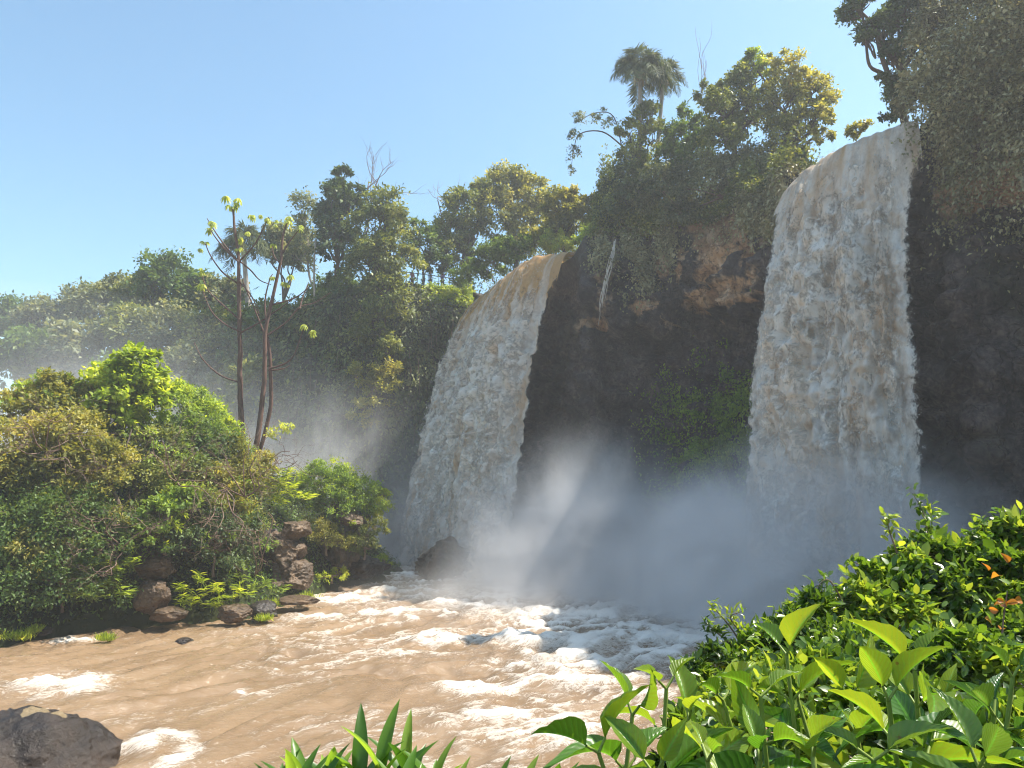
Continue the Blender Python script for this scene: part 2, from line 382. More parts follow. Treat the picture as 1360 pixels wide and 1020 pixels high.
# plateau rows fan out: keep them behind the edge
nr, nc = G.shape[:2]
i = np.arange(nr - 1)[:, None] * nc; k = np.arange(nc - 1)[None]
CF = np.stack([i + k, i + k + 1, i + nc + k + 1, i + nc + k], -1).reshape(-1, 4)
Pf = G.reshape(-1, 3)
zrel = Pf[:, 2]; sarr = np.tile(S_, nr)
mid_w = sstep(s_r1 - 1, s_r1 + 1, sarr) * sstep(s_l0 + 2, s_l0 - 1, sarr)
pn = fbm(Pf * .35, 4, 31)
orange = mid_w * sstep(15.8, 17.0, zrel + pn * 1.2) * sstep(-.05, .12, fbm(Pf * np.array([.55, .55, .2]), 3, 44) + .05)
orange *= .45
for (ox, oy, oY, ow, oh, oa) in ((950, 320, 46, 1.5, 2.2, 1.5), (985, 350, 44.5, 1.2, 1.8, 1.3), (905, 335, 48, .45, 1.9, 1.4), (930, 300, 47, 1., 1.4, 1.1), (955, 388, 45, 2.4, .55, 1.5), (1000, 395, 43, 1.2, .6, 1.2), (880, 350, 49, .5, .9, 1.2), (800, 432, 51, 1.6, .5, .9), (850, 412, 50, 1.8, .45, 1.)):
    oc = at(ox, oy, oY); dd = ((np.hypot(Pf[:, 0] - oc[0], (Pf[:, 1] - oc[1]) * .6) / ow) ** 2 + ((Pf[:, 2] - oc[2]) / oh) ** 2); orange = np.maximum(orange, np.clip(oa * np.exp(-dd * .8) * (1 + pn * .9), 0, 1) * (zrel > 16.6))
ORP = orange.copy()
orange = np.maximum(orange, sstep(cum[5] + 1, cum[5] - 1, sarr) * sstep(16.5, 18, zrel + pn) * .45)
oc = at(1312, 243, 29.5); SUNLIT_R = np.exp(-(((Pf - oc) / np.array([2.6, 2.6, .8])) ** 2).sum(1)); orange = np.maximum(orange, np.clip(SUNLIT_R * 1.6, 0, 1))  # orange patch painted in place of sunlight on the right wall rock
green = sstep(s_l1 - .5, s_l1 + 2, sarr) * .85 + sstep(.15, .5, fbm(Pf * .22, 3, 50)) * .5 * (1 - mid_w * .6) + sstep(20.5, 22, zrel) * .6
green = np.maximum(green, mid_w * sstep(s_r1 + 5, s_r1 + 1, sarr) * sstep(14, 12, zrel) * sstep(2, 5, zrel) * .8)
m, t, out = newmat('cliff_rock'); b = NB(t); tc = b.n('TexCoord').outputs['Object']
n1 = b.noise(b.mapping(tc, (1, 1, .6)), .55, 9, .62, .5); n2 = b.noise(tc, 4.5, 8, .68); n3 = b.noise(b.mapping(tc, (1.3, 1.3, .12)), 1.2, 6, .6)
basalt = b.ramp(n1, [(.36, (.026, .021, .023)), (.5, (.085, .066, .066)), (.64, (.20, .15, .135))])
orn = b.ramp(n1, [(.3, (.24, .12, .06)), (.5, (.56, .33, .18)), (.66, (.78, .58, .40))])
vo = b.n('TexVoronoi'); vo.feature = 'DISTANCE_TO_EDGE'; vo.inputs['Scale'].default_value = .9; vw = b.n('VectorMath', operation='MULTIPLY_ADD'); nzz = b.n('TexNoise'); nzz.inputs['Scale'].default_value = 1.1; b.l(tc, nzz.inputs['Vector']); b.l(nzz.outputs[1], vw.inputs[0]); vw.inputs[1].default_value = (1.6, 1.6, 1.6); b.l(tc, vw.inputs[2]); b.l(vw.outputs[0], vo.inputs['Vector'])
crk = b.ramp(vo.outputs['Distance'], [(0, (1, 1, 1)), (.06, (0, 0, 0))])
c = b.mixc(b.math('MULTIPLY', b.ramp(n3, [(.45, (0, 0, 0)), (.65, (1, 1, 1))]), .5), basalt, (.03, .024, .022))
c = b.mixc(b.math('MULTIPLY', b.ramp(n2, [(.42, (1, 1, 1)), (.56, (0, 0, 0))]), .6), c, (.016, .013, .013))
c = b.mixc(b.math('MULTIPLY', b.ramp(n2, [(.56, (0, 0, 0)), (.68, (1, 1, 1))]), .5), c, (.20, .155, .125))
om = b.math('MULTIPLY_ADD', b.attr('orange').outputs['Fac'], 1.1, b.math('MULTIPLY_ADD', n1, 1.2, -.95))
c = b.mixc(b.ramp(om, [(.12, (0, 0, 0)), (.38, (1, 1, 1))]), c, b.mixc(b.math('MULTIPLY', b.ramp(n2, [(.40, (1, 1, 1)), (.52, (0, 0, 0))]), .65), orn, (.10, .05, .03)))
c = b.mixc(b.math('MULTIPLY', crk, .35), c, (.02, .016, .015))
c = b.mixc(b.math('MULTIPLY', b.attr('green').outputs['Fac'], b.ramp(n2, [(.4, (0, 0, 0)), (.58, (1, 1, 1))])), c, (.028, .042, .014))
p = b.n('BsdfPrincipled'); p.inputs['Roughness'].default_value = .72; p.inputs['Specular IOR Level'].default_value = .3
b.l(c, p.inputs['Base Color'])
b.l(b.bump(b.math('ADD', b.math('MULTIPLY', crk, -.25), b.math('ADD', b.math('MULTIPLY', n1, 1.), b.math('MULTIPLY', n2, .5))), 1., .4), p.inputs['Normal'])
b.l(p.outputs[0], out.inputs[0]); M['cliff'] = m
tag(mesh('cliff', Pf, CF, m, attrs={'orange': ('POINT', orange), 'green': ('POINT', np.clip(green, 0, 1))}, smooth=True), None, None, kind='structure')
CN = np.cross(np.gradient(G, axis=1), np.gradient(G, axis=0)); CN = nrm(CN)
if (CN[60, :, 0] * nx + CN[60, :, 1] * ny).mean() < 0: CN = -CN
def plateau_z(x, y):
    d = (cx - x) ** 2 + (cyy - y) ** 2; return float(cz[np.argmin(d)])
def slope_at(sval, v):
    j = int(v * 130); i = int(np.argmin(np.abs(S_ - sval))); return G[j, i].copy(), CN[j, i].copy()

# ------------------------------------------------------------------ river
def dist_poly(X, Y, pts):
    best = np.full(X.shape, 1e9)
    for a, c in zip(pts[:-1], pts[1:]):
        ax, ay = a[:2]; dx, dy = c[0] - a[0], c[1] - a[1]; q = dx * dx + dy * dy + 1e-9
        tt = np.clip(((X - ax) * dx + (Y - ay) * dy) / q, 0, 1)
        best = np.minimum(best, np.hypot(X - ax - tt * dx, Y - ay - tt * dy))
    return best
def inside(X, Y, pts):
    r = np.zeros(X.shape, bool); n = len(pts)
    for a, c in zip(pts, list(pts[1:]) + [pts[0]]):
        cond = (a[1] > Y) != (c[1] > Y)
        xi = a[0] + (Y - a[1]) * (c[0] - a[0]) / (c[1] - a[1] + 1e-12)
        r ^= cond & (X < xi)
    return r
xs = np.concatenate([np.linspace(-240, -34, 30), np.arange(-33.5, 28, .17), np.linspace(28.5, 60, 12)])
ys = np.concatenate([np.linspace(-60, 11, 20), np.arange(11.3, 34, .15), np.arange(34, 60, .22), np.linspace(60.5, 90, 50)])
X, Y = np.meshgrid(xs, ys)
lf_base = [np.array([-8.5, 62.]), np.array([-4, 56.]), np.array([-1.5, 51.])]
rf_base = [np.array([11.5, 38.]), np.array([15.5, 31.])]
dl = dist_poly(X, Y, lf_base); dr = dist_poly(X, Y, rf_base)
fl = np.array([-.83, -.55]); fl /= np.linalg.norm(fl)
U = X * fl[0] + Y * fl[1]; Wt = -X * fl[1] + Y * fl[0]
turb = np.exp(-dl / 14) + np.exp(-dr / 13)
warp = fbm(np.stack([X * .12, Y * .12, 0 * X], -1), 2, 60) * 2.5
q = np.stack([(U + warp) * .35, (Wt + warp) * .8, 0 * X], -1)
h1 = fbm(q * .55, 3, 61); h2 = 1 - np.abs(fbm(q * 1.3, 4, 62)) * 2; h3 = fbm(q * 5, 3, 63)
H = h1 * .13 * (.6 + 2.2 * turb) + (h2 - .5) * .09 * (.5 + 2.8 * turb) + h3 * .05
rockp = (-10.2, 17.9)
dk = np.hypot((X + 10.2) / 1.3, Y - 18.0); dk2 = np.hypot(X - atz(380, 800, 0)[0], Y - atz(380, 800, 0)[1])
nearshore = np.exp(-dk / 1.2)
crest = sstep(.42, .95, h2) * 1.0
patch = sstep(-.15, .5, fbm(np.stack([U * .12, Wt * .26, 0 * X], -1), 3, 70) + turb * .55 - .1)
foam = crest * patch * (.16 + .85 * turb) * (.35 + .65 * sstep(-14, -5, X)) + sstep(.45, 1.3, turb + h1 * .5) * .28
# breaking crests seen mid-stream, placed as ridges with real height
for (px, py, ln, ht, ang) in ((760, 815, 4.5, .5, .15), (640, 803, 3., .3, .1), (860, 790, 3., .35, .1), (830, 880, 4.5, .35, .05), (735, 855, 3.2, .4, -.2), (500, 815, 1.6, .28, .0),
                             (440, 798, 2.4, .32, .4), (620, 850, 3.5, .28, .1), (780, 905, 3., .25, .15), (900, 845, 4., .35, .1), (62, 908, 1.7, .42, .2), (105, 915, 1.0, .3, .1), (185, 985, 1., .18, .9), (95, 850, 1.2, .1, .1),
                             (340, 915, .8, .12, -.4), (640, 910, 2.2, .18, .15), (560, 870, 1.5, .15, .1), (680, 950, 1.8, .15, .3), (740, 975, 1.6, .15, .1), (420, 820, 1.6, .2, .3), (975, 800, 5, .4, 0.)):
    c0 = atz(px, py, 0); ca, sa = math.cos(ang), math.sin(ang)
    a_ = (X - c0[0]) * ca + (Y - c0[1]) * sa; b_ = -(X - c0[0]) * sa + (Y - c0[1]) * ca + perlin(np.stack([X * .8, Y * .8, 0 * X], -1), 77) * .8
    g = np.exp(-(a_ / ln) ** 2 * 1.6 - (b_ / (ht * 2.6)) ** 2)
    H += g * ht * .62 * (.8 + .5 * h3); foam += g * .92 * (.75 + .5 * h3)
foam += sstep(-6, 5, X) * sstep(22, 32, Y) * sstep(.2, .9, h2) * .32 + sstep(-4, 3, X) * patch * .12
H -= np.exp(-(dk / 1.7) ** 2) * .15
foam += sstep(.4, 0, np.abs(dk - 2.0 - .35 * h1)) * .65 * (X > -9.5)
# pool edge depth
RG = np.stack([X, Y, H], -1)
nr2, nc2 = X.shape; i = np.arange(nr2 - 1)[:, None] * nc2; k = np.arange(nc2 - 1)[None]
WF = np.stack([i + k, i + k + 1, i + nc2 + k + 1, i + nc2 + k], -1).reshape(-1, 4)
m, t, out = newmat('muddy_water'); b = NB(t); tc = b.n('TexCoord').outputs['Object']
rot = math.atan2(fl[1], fl[0])
mp = b.mapping(tc, (1, 1, 1), (0, 0, -rot)); mp2 = b.mapping(mp, (.45, 1.3, 1))
wz = b.n('TexNoise'); wz.inputs['Scale'].default_value = .8; b.l(mp, wz.inputs['Vector'])
va = b.n('VectorMath', operation='MULTIPLY_ADD'); b.l(wz.outputs[1], va.inputs[0]); va.inputs[1].default_value = (1.2, 1.2, 1.2); b.l(mp2, va.inputs[2])
n1 = b.noise(va.outputs[0], 2.2, 9, .68, .8); n2 = b.noise(va.outputs[0], .5, 4, .5); n4 = b.noise(va.outputs[0], 7., 6, .7, .5)
ridg = b.math('SUBTRACT', 1., b.math('MULTIPLY', b.math('ABSOLUTE', b.math('SUBTRACT', n1, .5)), 6.))
fo = b.attr('foam').outputs['Fac']
n5 = b.noise(va.outputs[0], 22., 5, .7, .4)
lace = b.math('ADD', b.math('MULTIPLY', fo, .95), b.math('MULTIPLY_ADD', ridg, .34, b.math('MULTIPLY_ADD', n4, 1.3, b.math('MULTIPLY_ADD', n5, 1.1, -1.46))))
lacef = b.ramp(lace, [(.18, (0, 0, 0)), (.95, (1, 1, 1))])
brown = b.ramp(n2, [(.3, (.17, .112, .062)), (.7, (.245, .168, .10))])
brown = b.mixc(b.math('MULTIPLY', n1, .3), brown, (.42, .27, .16))
c = b.mixc(lacef, brown, (.80, .75, .68))
p = b.n('BsdfPrincipled'); b.l(c, p.inputs['Base Color']); p.inputs['Specular IOR Level'].default_value = .5
b.l(b.math('MULTIPLY_ADD', lacef, .5, .14), p.inputs['Roughness'])
bh = b.math('ADD', b.math('MULTIPLY', n1, .6), b.math('MULTIPLY', n4, .35)); bh = b.math('ADD', bh, b.math('MULTIPLY', n5, .22)); bh = b.math('ADD', bh, b.math('MULTIPLY', lacef, .25))
b.l(b.bump(bh, .75, .10), p.inputs['Normal']); b.l(p.outputs[0], out.inputs[0]); M['water'] = m
tag(mesh('river', RG, WF, m, attrs={'foam': ('POINT', np.clip(foam, 0, 1.5).ravel())}, smooth=True), None, None, kind='structure')

# ------------------------------------------------------------------ waterfalls
def fallmat(name):
    m, t, out = newmat(name); b = NB(t)
    uv = b.attr('luv').outputs['Vector']
    wn = b.n('TexNoise'); wn.inputs['Scale'].default_value = 1.3; wn.inputs['Detail'].default_value = 3; b.l(uv, wn.inputs['Vector'])
    wa = b.n('VectorMath', operation='MULTIPLY_ADD'); b.l(wn.outputs[1], wa.inputs[0]); wa.inputs[1].default_value = (.35, .5, 0); b.l(uv, wa.inputs[2]); wu = wa.outputs[0]
    st = b.noise(b.mapping(wu, (2.4, .22, 1)), 1., 6, .6, .3); col_ = b.noise(b.mapping(wu, (1.1, .07, 1)), 1., 3, .5)
    cl = b.noise(b.mapping(wu, (1.3, .62, 1)), 1.25, 7, .6, .2); fi = b.noise(b.mapping(wu, (2.2, 1.1, 1)), 2.6, 9, .74, .15)
    br = b.attr('brown').outputs['Fac']
    tint = b.math('ADD', br, b.math('MULTIPLY', b.ramp(st, [(.48, (0, 0, 0)), (.66, (1, 1, 1))]), .35))
    sm_ = b.math('ADD', b.math('MULTIPLY_ADD', fi, .30, b.math('MULTIPLY', cl, .30)), b.math('MULTIPLY_ADD', st, .18, b.math('MULTIPLY', col_, .22)))
    c = b.ramp(sm_, [(.38, (.32, .27, .22)), (.455, (.60, .54, .48)), (.52, (.86, .81, .74)), (.59, (.98, .95, .90))])
    c = b.mixc(b.ramp(tint, [(0, (0, 0, 0)), (1, (1, 1, 1))]), c, b.mixc(.35, (.62, .37, .15), c, 'MULTIPLY'))
    p = b.n('BsdfPrincipled'); b.l(c, p.inputs['Base Color'])
    b.l(b.math('SUBTRACT', .62, b.math('MULTIPLY', br, .35)), p.inputs['Roughness']); p.inputs['Specular IOR Level'].default_value = .4
    b.l(b.bump(b.math('ADD', cl, fi), .5, .14), p.inputs['Normal'])
    tr = b.n('BsdfTranslucent'); b.l(c, tr.inputs[0]); mx = b.n('MixShader'); mx.inputs[0].default_value = .3
    b.l(p.outputs[0], mx.inputs[1]); b.l(tr.outputs[0], mx.inputs[2])
    ed = b.attr('edge').outputs['Fac']
    al = b.math('SUBTRACT', b.math('MULTIPLY_ADD', fi, .7, b.math('MULTIPLY', cl, .6)), ed)
    a2 = b.ramp(al, [(0, (0, 0, 0)), (.16, (1, 1, 1))])
    tp = b.n('BsdfTransparent'); m2 = b.n('MixShader'); b.l(a2, m2.inputs[0]); b.l(tp.outputs[0], m2.inputs[1]); b.l(mx.outputs[0], m2.inputs[2])
    b.l(m2.outputs[0], out.inputs[0]); return m
M['fall'] = fallmat('falling_water'); M['spray'] = plain('spray', (.62, .60, .57), .6)
def waterfall(name, label, lip, flows, seed, brown_top, dens=.07, layers=3, back=7.):
    """lip: points along the edge; flows: horizontal velocity at each lip point (m/s)"""
    lip = spline(lip, 6); sg = np.concatenate([[0], np.cumsum(np.linalg.norm(np.diff(lip, axis=0), axis=1))])
    nu = int(sg[-1] / dens); su = np.linspace(0, sg[-1], nu)
    Lp = np.stack([np.interp(su, sg, lip[:, k]) for k in range(3)], -1)
    fk = np.linspace(0, sg[-1], len(flows)); Fv = np.stack([np.interp(su, fk, [f[k] for f in flows]) for k in range(2)], -1)
    root = thing(name, label, 'waterfall', Lp.mean(0) * [1, 1, 0], 'waterfalls')
    for L_ in range(layers):
        Tm = math.sqrt((Lp[0, 2] + .3) / 4.9)
        # sample by arc position
        tt = np.concatenate([-np.linspace(1, 0, 24)[:-1], np.sqrt(np.linspace(0, 1, int(25 / dens)) ) * 0])[:23]
        zf = np.linspace(0, 1, int(24 / dens * .8)) ** 1.25
        tpos = np.sqrt(zf) * Tm
        T = np.concatenate([tt, tpos])
        TT = T[:, None]; pos = np.maximum(TT, 0)
        x = Lp[None, :, 0] + Fv[None, :, 0] * (pos + .12 * np.minimum(TT, 0) * back * 1.2); y = Lp[None, :, 1] + Fv[None, :, 1] * (pos + .12 * np.minimum(TT, 0) * back * 1.2)
        z = Lp[None, :, 2] - 4.9 * pos ** 2 + .12 * np.minimum(TT, 0) * -1 * .0
        fall = Lp[None, :, 2] - z
        uu = np.broadcast_to(su[None], x.shape); arc = np.where(TT < 0, TT * back, fall)
        C3 = np.stack([uu * .9, arc * .22 + 0 * x, 0 * x + L_ * 9.7], -1)
        d = fbm(C3 * np.array([1., .8, 1]), 3, seed) * .5 + (1 - np.abs(fbm(np.stack([uu * 1.1, arc * .5, 0 * x + L_ * 5], -1), 4, seed + 4)) * 2.2) * .42
        d2 = fbm(np.stack([uu * 3.0, arc * 1.7, 0 * x + L_ * 3], -1), 3, seed + 8) * .10 + fbm(np.stack([uu * 1.0, arc * .05, 0 * x], -1), 2, seed + 9) * .5 + (1 - 2 * np.abs(fbm(np.stack([uu * 1.9, arc * .09, 0 * x], -1), 3, seed + 15))) * .22
        gro = sstep(-.5, 7, fall) * .9 + .08
        out_ = (d + d2) * gro + (L_ - 1) * .22 * sstep(.5, 5, fall)
        e0_ = np.minimum(uu / sg[-1], 1 - uu / sg[-1]) * sg[-1]; out_ = out_ * (.3 + .7 * sstep(0, 2.2, e0_))
        nrmx, nrmy = -Fv[None, :, 0], -Fv[None, :, 1]; nl = np.hypot(nrmx, nrmy)
        x = x - nrmx / nl * out_; y = y - nrmy / nl * out_
        z = z + (perlin(np.stack([uu * 2, arc * 2, 0 * x], -1), seed + 30) * .12) + np.where(fall < .8, fbm(np.stack([uu * 1.1, arc * .8, 0 * x], -1), 3, seed + 11) * .08, 0)
        # sideways wobble for ragged edges
        V = np.stack([x, y, z], -1)
        e = np.minimum(uu / sg[-1], 1 - uu / sg[-1]) * sg[-1]
        edge = sstep(1.7, 0, e) ** 1.3 * (.25 + .75 * sstep(0, 6, fall)) * 1.0 + (L_ * .52 + .06 * (L_ == 0)) * sstep(0, 3, fall) + (L_ > 0) * sstep(2.5, .3, fall) * 1.2
        edge = edge + (.12 * sstep(8, 22, fall))
        brn = brown_top * 1.25 * sstep(5.5, .2, fall) + .35 * sstep(.05, .5, fbm(np.stack([uu * .8, arc * .12, 0 * x], -1), 3, seed + 20)) * brown_top ** .5  # brown water, tint strengthened near the lip to paint its sunlit orange
        brn = brn * (.55 + .9 * sstep(-.4, .4, fbm(np.stack([uu * 2.2, arc * .25, 0 * x], -1), 3, seed + 23)))
        R, Cn = x.shape; i = np.arange(R - 1)[:, None] * Cn; k = np.arange(Cn - 1)[None]
        Fq = np.stack([i + k, i + k + 1, i + Cn + k + 1, i + Cn + k], -1).reshape(-1, 4)
        luv = np.stack([uu, arc + 0 * x, 0 * x + L_ * 7.3], -1)
        mesh('water_sheet' if L_ == 0 else 'spray_veil', V, Fq, M['fall'], root, smooth=True,
             attrs={'luv': ('POINT', luv.reshape(-1, 3)), 'edge': ('POINT', edge.ravel()), 'brown': ('POINT', np.clip(brn, 0, 1).ravel())})
        if L_ == 1:
            rngd = np.random.RandomState(seed + 99); nd = 34000; ri = (rngd.random(nd) ** .8 * (R - 26)).astype(int) + 25; ci_ = rngd.randint(0, Cn, nd)
            ed_ = rngd.random(nd) < .2; ci_ = np.where(ed_, np.where(rngd.random(nd) < .5, (.6 / sg[-1] + rngd.exponential(.05, nd)) * Cn, Cn - 1 - (.6 / sg[-1] + rngd.exponential(.05, nd)) * Cn), ci_).clip(0, Cn - 1).astype(int)
            ed_k = np.minimum(su[ci_], sg[-1] - su[ci_]) > rngd.uniform(.7, 1.4, nd); ri, ci_, ed_ = ri[ed_k], ci_[ed_k], ed_[ed_k]; nd = len(ri)
            Pd = V[ri, ci_]; fv = -np.stack([nrmx[0, ci_], nrmy[0, ci_]], -1); fv = fv / np.linalg.norm(fv, axis=1)[:, None]; fd = Pd[:, 2]; gr = sstep(0, 8, (22.3 - fd))
            Pd = Pd + np.concatenate([fv * (rngd.exponential(.10, nd).clip(0, .3) * gr + .02)[:, None], rngd.normal(size=(nd, 1)) * .1], 1)
            sd2 = np.stack([-fv[:, 1], fv[:, 0], 0 * fd], -1); Pd = Pd + sd2 * (rngd.normal(size=nd) * (.06 + np.where(ed_, .07, 0) * gr))[:, None]
            aa = nrm(rngd.normal(size=(nd, 3)) * .35 + [0, 0, -1.]); Vd, Fd, vfd, _ = leaves(Pd, aa, rdir(rngd, nd), rngd.exponential(.035, nd).clip(.025, .10), .5, T_DIA, rngd)
            mesh('spray_drops', Vd, Fd, M['spray'], root)
    return root
waterfall('waterfall', 'brown-topped waterfall left of the bare cliff, its lip lit orange by the sun', LA, [(-1.6, -.9), (-2.2, -1.4), (-2.5, -1.7), (-3.4, -2.6)], 3, .95)
waterfall('waterfall', 'large white waterfall in shade at the right, taller and wider in view', RA, [(-.75, -1.5), (-1.6, -1.7), (-2.9, -1.5)], 40, .34)
# thin side trickles
def trickle(name, label, pts, width, seed):
    rng = np.random.RandomState(seed); paths = []
    pts = spline(pts, 8)
    for q_ in range(13):
        a = rng.normal(size=2) * width * .5
        o = np.linspace(.3, 1.6, len(pts))[:, None] * np.array([a[0], a[1] * .3, 0])
        wv = fbm(np.stack([pts[:, 2] * .8, 0 * pts[:, 2] + q_, 0 * pts[:, 2]], -1), 2, seed)[:, None] * np.array([.14, .05, 0])
        k0 = rng.randint(0, 12); k1 = min(len(pts), k0 + rng.randint(9, 22))
        paths.append(((pts + o + wv)[k0:k1], np.linspace(.035, .02, k1 - k0), 5))
    V, F = tubes(paths)
    n = len(V)
    o = mesh(name, V, F, M['fall'], attrs={'luv': ('POINT', V * [3, 1, 1]), 'edge': ('POINT', np.full(n, .3)), 'brown': ('POINT', np.zeros(n))}, smooth=True)
    return tag(o, label, 'waterfall')
trickle('trickle', 'thin white trickle running down the dark cliff right of the brown-topped waterfall', [at(816, 318, 48.6), at(813, 340, 48.4), at(804, 370, 48.3), at(797, 405, 48.4), at(793, 440, 48.8)], .2, 5)

# ------------------------------------------------------------------ rocks
def ico(sub):
    import bmesh
    bm = bmesh.new(); bmesh.ops.create_icosphere(bm, subdivisions=sub, radius=1)
    V = np.array([v.co[:] for v in bm.verts]); F = np.array([[v.index for v in f.verts] for f in bm.faces]); bm.free(); return V, F
ICO5, ICO4 = ico(6), ico(5)
def rock(label, c, r, seed, mat='rock', rotz=0, facets=9, detail=1., group=None, hi=False, name='rock', parent=None):
    V, F = ICO5 if hi else ICO4; V = V.copy(); rng = np.random.RandomState(seed)
    for _ in range(facets):
        n = nrm(rng.normal(size=3) * [1, 1, .8]); dd = rng.uniform(.5, .84)
        e = V @ n - dd; V = V - np.clip(e, 0, None)[:, None] * n * .9
    V = V + nrm(V) * (fbm(V * 1.4, 4, seed)[:, None] * .14 * detail + fbm(V * 5, 4, seed + 5)[:, None] * .045 * detail - np.clip(np.abs(fbm(V * 2.3, 3, seed + 9)), 0, .08)[:, None] * .6 * detail)
    V = V * np.array(r); ca, sa = math.cos(rotz), math.sin(rotz)
    V = V @ np.array([[ca, sa, 0], [-sa, ca, 0], [0, 0, 1]])
    o = mesh(name, V + np.asarray(c), F, M[mat], parent, smooth=True, loc=c)
    if parent is None: tag(o, label, 'rock', group)
    return o

# ------------------------------------------------------------------ left island bank
isl = [atz(*p, 0)[:2] for p in ((-420, 905), (-160, 880), (0, 858), (90, 842), (190, 830), (300, 822), (370, 808), (418, 795))]
isl += [atz(*p, 0)[:2] for p in ((452, 782), (522, 767))]
isl += [np.array(p, float) for p in ((-7.5, 53.5), (-9, 56.5), (-14, 57), (-25, 54), (-45, 48), (-60, 40))]
ix = np.arange(-62, -4, .3); iy = np.arange(16, 60, .3); IX, IY = np.meshgrid(ix, iy)
def bank_h(X, Y):
    X = np.asarray(X, float); Y = np.asarray(Y, float)
    d = dist_poly(X, Y, isl + [isl[0]]); ins = inside(X, Y, isl); d = np.where(ins, d, -d)
    nn = fbm(np.stack([X * .35, Y * .35, 0 * X], -1), 4, 80)
    h = -1.6 + 2.6 * sstep(-1.1, .5, d) + 1.6 * sstep(.2, 2.2, d) + 4.6 * sstep(1.5, 7.5, d + nn * .8)
    h = h * (1 - .4 * sstep(-11.5, -8, X) * (h > 0)) + nn * .5 * sstep(-.5, 1, d)
    h = h - 1.6 * sstep(-18, -30, X) * (h > 0)
    return h
IH = bank_h(IX, IY)
nr3, nc3 = IX.shape; i = np.arange(nr3 - 1)[:, None] * nc3; k = np.arange(nc3 - 1)[None]
BF = np.stack([i + k, i + k + 1, i + nc3 + k + 1, i + nc3 + k], -1).reshape(-1, 4)
tag(mesh('river_bank', np.stack([IX, IY, IH], -1), BF, M['undergrowth'], smooth=True), None, None, kind='structure')

# ------------------------------------------------------------------ near bank under the camera
fx = np.arange(-16, 34, .4); fy = np.arange(-14, 24, .4); FX, FY = np.meshgrid(fx, fy)
def near_h(X, Y):
    X = np.asarray(X, float); Y = np.asarray(Y, float)
    base = 4.35 - .5 * sstep(-2, 3, -X) * 2 - .75 * np.clip(Y - 1.2 - np.clip(X, 0, 8) * .85, 0, 30) + fbm(np.stack([X * .5, Y * .5, 0 * X], -1), 3, 90) * .15
    return np.maximum(base, -3)
FH = near_h(FX, FY); nr4, nc4 = FX.shape; i = np.arange(nr4 - 1)[:, None] * nc4; k = np.arange(nc4 - 1)[None]
tag(mesh('near_bank', np.stack([FX, FY, FH], -1), np.stack([i + k, i + k + 1, i + nc4 + k + 1, i + nc4 + k], -1).reshape(-1, 4), M['undergrowth'], smooth=True), None, None, kind='structure')

# ------------------------------------------------------------------ vegetation builders
def crown_pts(blobs, n, rng, clump=.16, shell=(.45, 1.), flat=.75):
    """blobs: list of (centre, (rx,ry,rz)) -> leaf points, outward dirs, clump centres"""
    wts = np.array([b_[1][0] * b_[1][2] for b_ in blobs]); wts = wts / wts.sum()
    P, O, K = [], [], []
    for (c, r), wt in zip(blobs, wts):
        nn = max(30, int(n * wt)); nk = max(8, int(nn / 75)); r = np.array(r)
        d = rdir(rng, nk); d[:, 2] = np.where(d[:, 2] < -.5, -d[:, 2], d[:, 2])
        rad = rng.uniform(shell[0], shell[1], nk) ** .7
        kc = d * rad[:, None] * r; K.append(kc + c)
        idx = rng.randint(0, nk, nn); g = rng.normal(size=(nn, 3)) * clump * r.mean() * rng.uniform(.5, 1.3, nk)[idx][:, None] * [1, 1, flat]
        P.append(kc[idx] + g + c); O.append(nrm(kc[idx] + g * 2 + [0, 0, .2 * r[2]]))
    return np.concatenate(P), np.concatenate(O), np.concatenate(K)
def clump_var(P, rng, scale=.9, seed=1):
    return np.clip(.5 + fbm(P * scale, 2, seed) * .55 + rng.normal(size=len(P)) * .2, 0, 1)
def plant_leaves(name, P, O, size, aspect, mat, parent, rng, tmpl=T_DIA, droop=.5, jit=.9, vs=.5, loc=None):
    n = len(P); a = nrm(O * .6 + rdir(rng, n) * jit + [0, 0, -droop * .5]); nn = nrm(np.array([0, 0, 1.]) * .8 + O * .6 + rdir(rng, n) * .7)
    sz = size * rng.uniform(.6, 1.3, n)
    V, F, vf, uv = leaves(P, a, nn, sz, aspect, tmpl, rng, clump_var(P, rng, vs))
    at_ = {'var': ('FACE', vf)}
    if uv is not None: at_['luv'] = ('POINT', uv)
    return mesh(name, V, F, M[mat], parent, attrs=at_, smooth=len(tmpl) > 2, loc=loc)
def limb(a, c, r0_, r1_, rng, wob=.08, k=5, n=6, sag=0.):
    a = np.asarray(a, float); c = np.asarray(c, float); L = np.linalg.norm(c - a)
    mids = [a] + [a + (c - a) * f + rng.normal(size=3) * L * wob + [0, 0, sag * L * math.sin(f * math.pi)] for f in (.35, .7)] + [c]
    p = spline(mids, k); return (p, np.linspace(r0_, r1_, len(p)), n)
GR_ = 1.12
